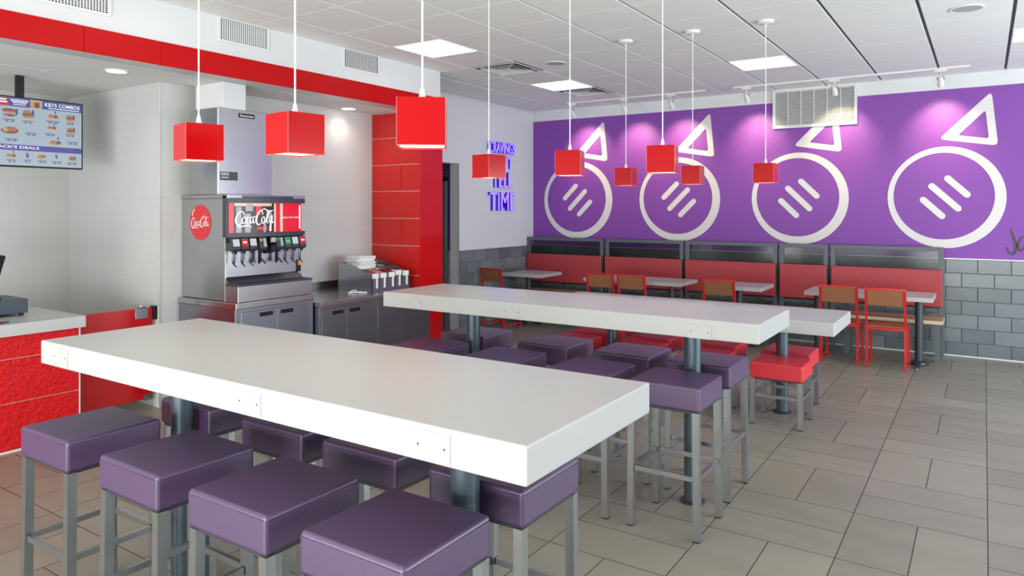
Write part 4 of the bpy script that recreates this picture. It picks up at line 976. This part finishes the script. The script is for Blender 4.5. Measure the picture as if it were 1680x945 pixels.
lt.ribbon([(3.905, 1.60), (3.89, 1.53), (3.885, 1.462)], [0.006, 0.014, 0.022], (-5.036, 0, 0), (0, 1, 0), (0, 0, 1), (0.0015, 0, 0))
lt.build('script_logo', M['lit_white'], sg)
tg = MB().text('makes the meal', (-4.995, 3.995, 1.567), (0, 1, 0), (0, 0, 1), 0.205, 0.019, 0.001, 0.01)
for q in tg.bm.verts: q.co.x = bow(q.co.y, -5.080, 0.040)+0.004+(q.co.x+4.995)
tg.build('slogan', M['white_ink'], sg)
# side badge
bg = MB().disc((0, 0), 0.148, 0.148, (-5.437, 3.4995, 1.535), (1, 0, 0), (0, 0, 1), (0, -0.002, 0), 48).build('round_badge', M['coke_red'], ft)
flourish(MB(), (-5.567, 3.4965, 1.492), (1, 0, 0), (0, 0, 1), 0.26, (0, -0.001, 0), 0.8).build('script_logo', M['white_ink'], bg)
MB().ribbon([(-0.11, 0.05), (-0.10, 0.085), (-0.075, 0.112)], [0.006, 0.013, 0.006], (-5.437, 3.4968, 1.535), (1, 0, 0), (0, 0, 1), (0, -0.001, 0)).build('highlight_print', M['lit_tan'], bg)
# nozzle bodies
MB().box(-5.10, -5.04, 3.50, 4.24, 1.37, 1.418, 0.003, 1).build('valve_rail', M['black'], ft)
vals = [(3.484, 'pale_label', 'n'), (3.563, 'coke_red', 'n'), (3.642, 'pale_label', 'n'), (3.737, 'amber', 'm'), (3.837, 'black', 'c'), (3.905, 'green', 'm'), (3.985, 'green', 'n'), (4.062, 'pale_label', 'n'), (4.142, 'coke_red', 'n')]
for y, lc, kd in vals:
    wv = 0.034 if kd == 'n' else 0.036
    y = y*1.014+0.003
    if kd != 'c':
        vb = MB().prism([(0, 0), (0.075, -0.015), (0.095, 0.005), (0.075, 0.092), (0, 0.097)], (-5.09, y-wv, 1.318), (1, 0, 0), (0, 0, 1), (0, 2*wv, 0)).build('valve', M['charcoal'], ft)
        mtx = Matrix.Translation((-5.0035, y, 1.3685))@Matrix.Rotation(R(-13), 4, 'Y')
        if kd == 'n': MB().box(-0.0015, 0.0015, -wv+0.005, wv-0.005, -0.022, 0.036, mtx=mtx).build('flavour_label', M[lc], vb)
        else:
            MB().box(-0.0015, 0.0015, -wv+0.006, -0.008, 0.012, 0.034, mtx=mtx).build('flavour_label', M[lc], vb)
            b5 = MB()
            for q in range(5): b5.box(-0.0015, 0.0018, 0.004, wv-0.008, -0.034+q*0.0145, -0.024+q*0.0145, mtx=mtx)
            b5.build('flavour_button', M['pale_label'], vb)
        if lc == 'coke_red': MB().box(-0.0015, 0.0022, -0.018, 0.018, 0.002, 0.016, mtx=mtx).build('white_mark', M['white_ink'], vb)
        if lc == 'green' and kd == 'n': MB().box(-0.0015, 0.0022, -0.02, 0.02, 0.000, 0.006, mtx=mtx).build('white_mark', M['white_ink'], vb)
        MB().cyl((-5.02, y, 1.325), (-5.02, y, 1.285), 0.017, 16, 0.013).build('nozzle', M['black'], vb)
        if kd == 'n':
            lv = MB().tube([(-5.045, y-0.008, 1.31), (-5.05, y-0.006, 1.22), (-5.03, y, 1.195), (-5.02, y+0.016, 1.178)], 0.0042, 8).tube([(-5.045, y+0.012, 1.31), (-5.05, y+0.008, 1.22), (-5.03, y, 1.195)], 0.0042, 8)
        else:
            lv = MB().box(-5.06, -5.045, y-0.012, y+0.012, 1.20, 1.31).bar((-5.05, y-0.01, 1.235), (-5.02, y-0.03, 1.195), 0.012).bar((-5.05, y+0.01, 1.235), (-5.02, y+0.034, 1.19), 0.012)
        lv.build('lever', M['black'], vb)
    else:
        vb = MB().box(-5.09, -5.005, y-0.032, y+0.032, 1.355, 1.415, 0.003, 1).build('ice_chute', M['black'], ft)
        n5 = MB()
        for q, ww in ((0, 0.022), (1, 0.026), (2, 0.024)): n5.box(-5.0055, -5.004, y-ww, y+ww, 1.398-q*0.013, 1.405-q*0.013)
        n5.build('white_print', M['white_ink'], vb)
        MB().prism([(0, 0), (0.09, 0.02), (0.09, 0.075), (0, 0.09)], (-5.09, y-0.026, 1.27), (1, 0, 0), (0, 0, 1), (0, 0.052, 0)).build('chute_mouth', M['black'], vb)
ws = MB().box(-5.105, -5.085, 4.215, 4.25, 1.05, 1.20, 0.001, 1).build('warning_strip', M['black'], ft)
MB().box(-5.0855, -5.084, 4.219, 4.246, 1.15, 1.193).build('yellow_sign', M['amber'], ws)
MB().cyl((-5.0855, 4.2325, 1.085), (-5.084, 4.2325, 1.085), 0.011, 16).build('round_sign', M['pale_label'], ws)

im = thing('ice_machine', 'tall stainless ice machine on top of the drink fountain', 'ice machine', (-5.4, 3.76, 1.765))
MB().box(-5.58, -5.20, 3.50, 4.03, 1.766, 2.478, 0.004, 1).build('housing', M['steel'], im)
MB().box(-5.203, -5.196, 3.496, 3.508, 1.768, 2.474).build('corner_strip', M['trim_steel'], im)
nm = MB().box(-5.201, -5.196, 3.695, 3.850, 2.415, 2.452, 0.001, 1).build('name_plate', M['black'], im)
MB().text('Scotsman', (-5.1962, 3.706, 2.423), (0, 1, 0), (0, 0, 1), 0.132, 0.021, 0.0006, 0.012).build('name_lettering', M['white_ink'], nm)
cp = MB().box(-5.201, -5.197, 3.52, 3.685, 1.885, 1.955, 0.001, 1).build('control_panel', M['charcoal'], im)
b_ = MB()
for i in range(6): b_.box(-5.1975, -5.1965, 3.528+i*0.013, 3.535+i*0.013, 1.925, 1.948)
b_.box(-5.1975, -5.1965, 3.530, 3.60, 1.903, 1.912).build('panel_print', M['pale_label'], cp)
dk = tag(MB().box(-5.60, -5.22, 3.56, 3.78, 2.479, LC, 0.003, 1).build('duct_cover', M['white_wall'], org=(-5.41, 3.67, 2.48)), 'white boxed duct between the ice machine and low ceiling', 'duct')

# condiment organiser
cdn = thing('condiment_organiser', 'stainless steel straw and packet organiser on the lower counter', 'organiser', (-5.28, 5.35, 0.825))
for y in (5.105, 5.655):
    MB().prism([(-5.54, 0.826), (-5.055, 0.826), (-5.055, 0.985), (-5.40, 1.085), (-5.54, 1.10)], (0, y, 0), (1, 0, 0), (0, 0, 1), (0, 0.006, 0)).build('side_panel', M['steel'], cdn)
MB().box(-5.54, -5.534, 5.105, 5.66, 0.826, 1.095).build('back_panel', M['steel'], cdn)
MB().box(-5.061, -5.055, 5.105, 5.66, 0.826, 0.975).build('front_panel', M['steel_dark'], cdn)
MB().prism([(-5.535, 1.0), (-5.061, 0.91), (-5.061, 0.915), (-5.535, 1.005)], (0, 5.11, 0), (1, 0, 0), (0, 0, 1), (0, 0.545, 0)).build('shelf', M['steel'], cdn)
for i, y in enumerate((5.135, 5.245, 5.365, 5.465, 5.575)):
    h = 0.955+(0.012 if i in (3,) else 0)
    r_ = thing('straw_holder', 'white plastic holder hanging on the organiser front, '+('nearest the drink fountain', 'second from the drink fountain', 'the middle one', 'second from the red column', 'nearest the red column')[i], 'holder', (-5.05, y, 0.86), 'white holders on the organiser front')
    MB().box(-5.052, -5.03, y-0.035, y+0.045, h, h+0.05, 0.004, 2).build('head', M['paper'], r_)
    MB().box(-5.052, -5.040, y+0.018, y+0.042, 0.855, h+0.002, 0.003, 1).build('tongue', M['paper'], r_)
nbm = MB(); random.seed(11)
for i in range(9):                                                   # loosely stacked folded napkins
    z = 1.030+i*0.0145; m_ = Matrix.Translation((-5.385+random.uniform(-0.008, 0.008), 5.275+random.uniform(-0.01, 0.01), z+0.007))@Matrix.Rotation(random.uniform(-0.14, 0.14), 4, 'Z')@Matrix.Rotation(random.uniform(-0.03, 0.03), 4, 'Y')
    nbm.box(-0.10+0.004*(i > 6), 0.10, -0.115, 0.115, -0.0078, 0.0078, 0.005, 2, mtx=m_)
nb = tag(nbm.build('napkin_bundle', M['paper'], org=(-5.38, 5.28, 1.03)), 'white napkin bundle at the high end of the organiser', 'napkins')
cols = ['pink_pack', 'orange_pack', 'silver_pack', 'maroon_pack', 'paper']
wh = {'pink_pack': 'pink', 'orange_pack': 'orange', 'silver_pack': 'silver', 'maroon_pack': 'maroon', 'paper': 'white'}
random.seed(3); cnt = {}
for i in range(28):
    ci, lv, ri = i % 4, (i//4) % 2, i//8
    y = 5.245+0.105*ri+(0.02 if lv else 0)+random.uniform(-0.006, 0.006)+(0.05 if ri > 0 else 0); x = -5.13-0.075*ci; z = 0.957+(-5.06-x)*0.20+0.034*lv
    if y < 5.43 and x < -5.26: x -= 0.0; z += 0.0
    if 5.10 < y < 5.45 and x < -5.25: continue
    c_ = cols[0] if i in (0, 4, 2) else cols[1] if i in (1, 5, 6, 8) else random.choice(cols[2:])
    mtx = Matrix.Translation((x, y, z))@Matrix.Rotation(random.uniform(-0.22, 0.22), 4, 'X')@Matrix.Rotation(0.19+random.uniform(-0.12, 0.12), 4, 'Y')@Matrix.Rotation(PI/2+random.uniform(-0.35, 0.35), 4, 'Z')
    pk = MB().box(-0.042, 0.042, -0.026, 0.026, -0.006, 0.006, 0.0055, 2, mtx=mtx).build('sauce_packet', M[c_], org=(x, y, z))
    tag(pk, '%s sauce packet in the %s layer of the heap in the steel organiser' % (wh[c_], 'upper' if lv else 'lower'), 'packet', 'sauce packets in the organiser')
cr = MB()
random.seed(5)
cr.tube(catmull([(-5.16, 4.90, 0.8335), (-5.15, 4.94, 0.846), (-5.13, 4.96, 0.85), (-5.10, 4.94, 0.838), (-5.06, 4.96, 0.8335), (-5.03, 5.01, 0.8335)], 4), 0.0065, 8)
cr.tube(catmull([(-5.13, 4.86, 0.832), (-5.10, 4.93, 0.836), (-5.12, 5.02, 0.832)], 4), 0.006, 8)
tag(cr.build('paper_twist', M['paper'], org=(-5.1, 4.93, 0.825)), 'crumpled white paper twist lying on the lower counter', 'paper')
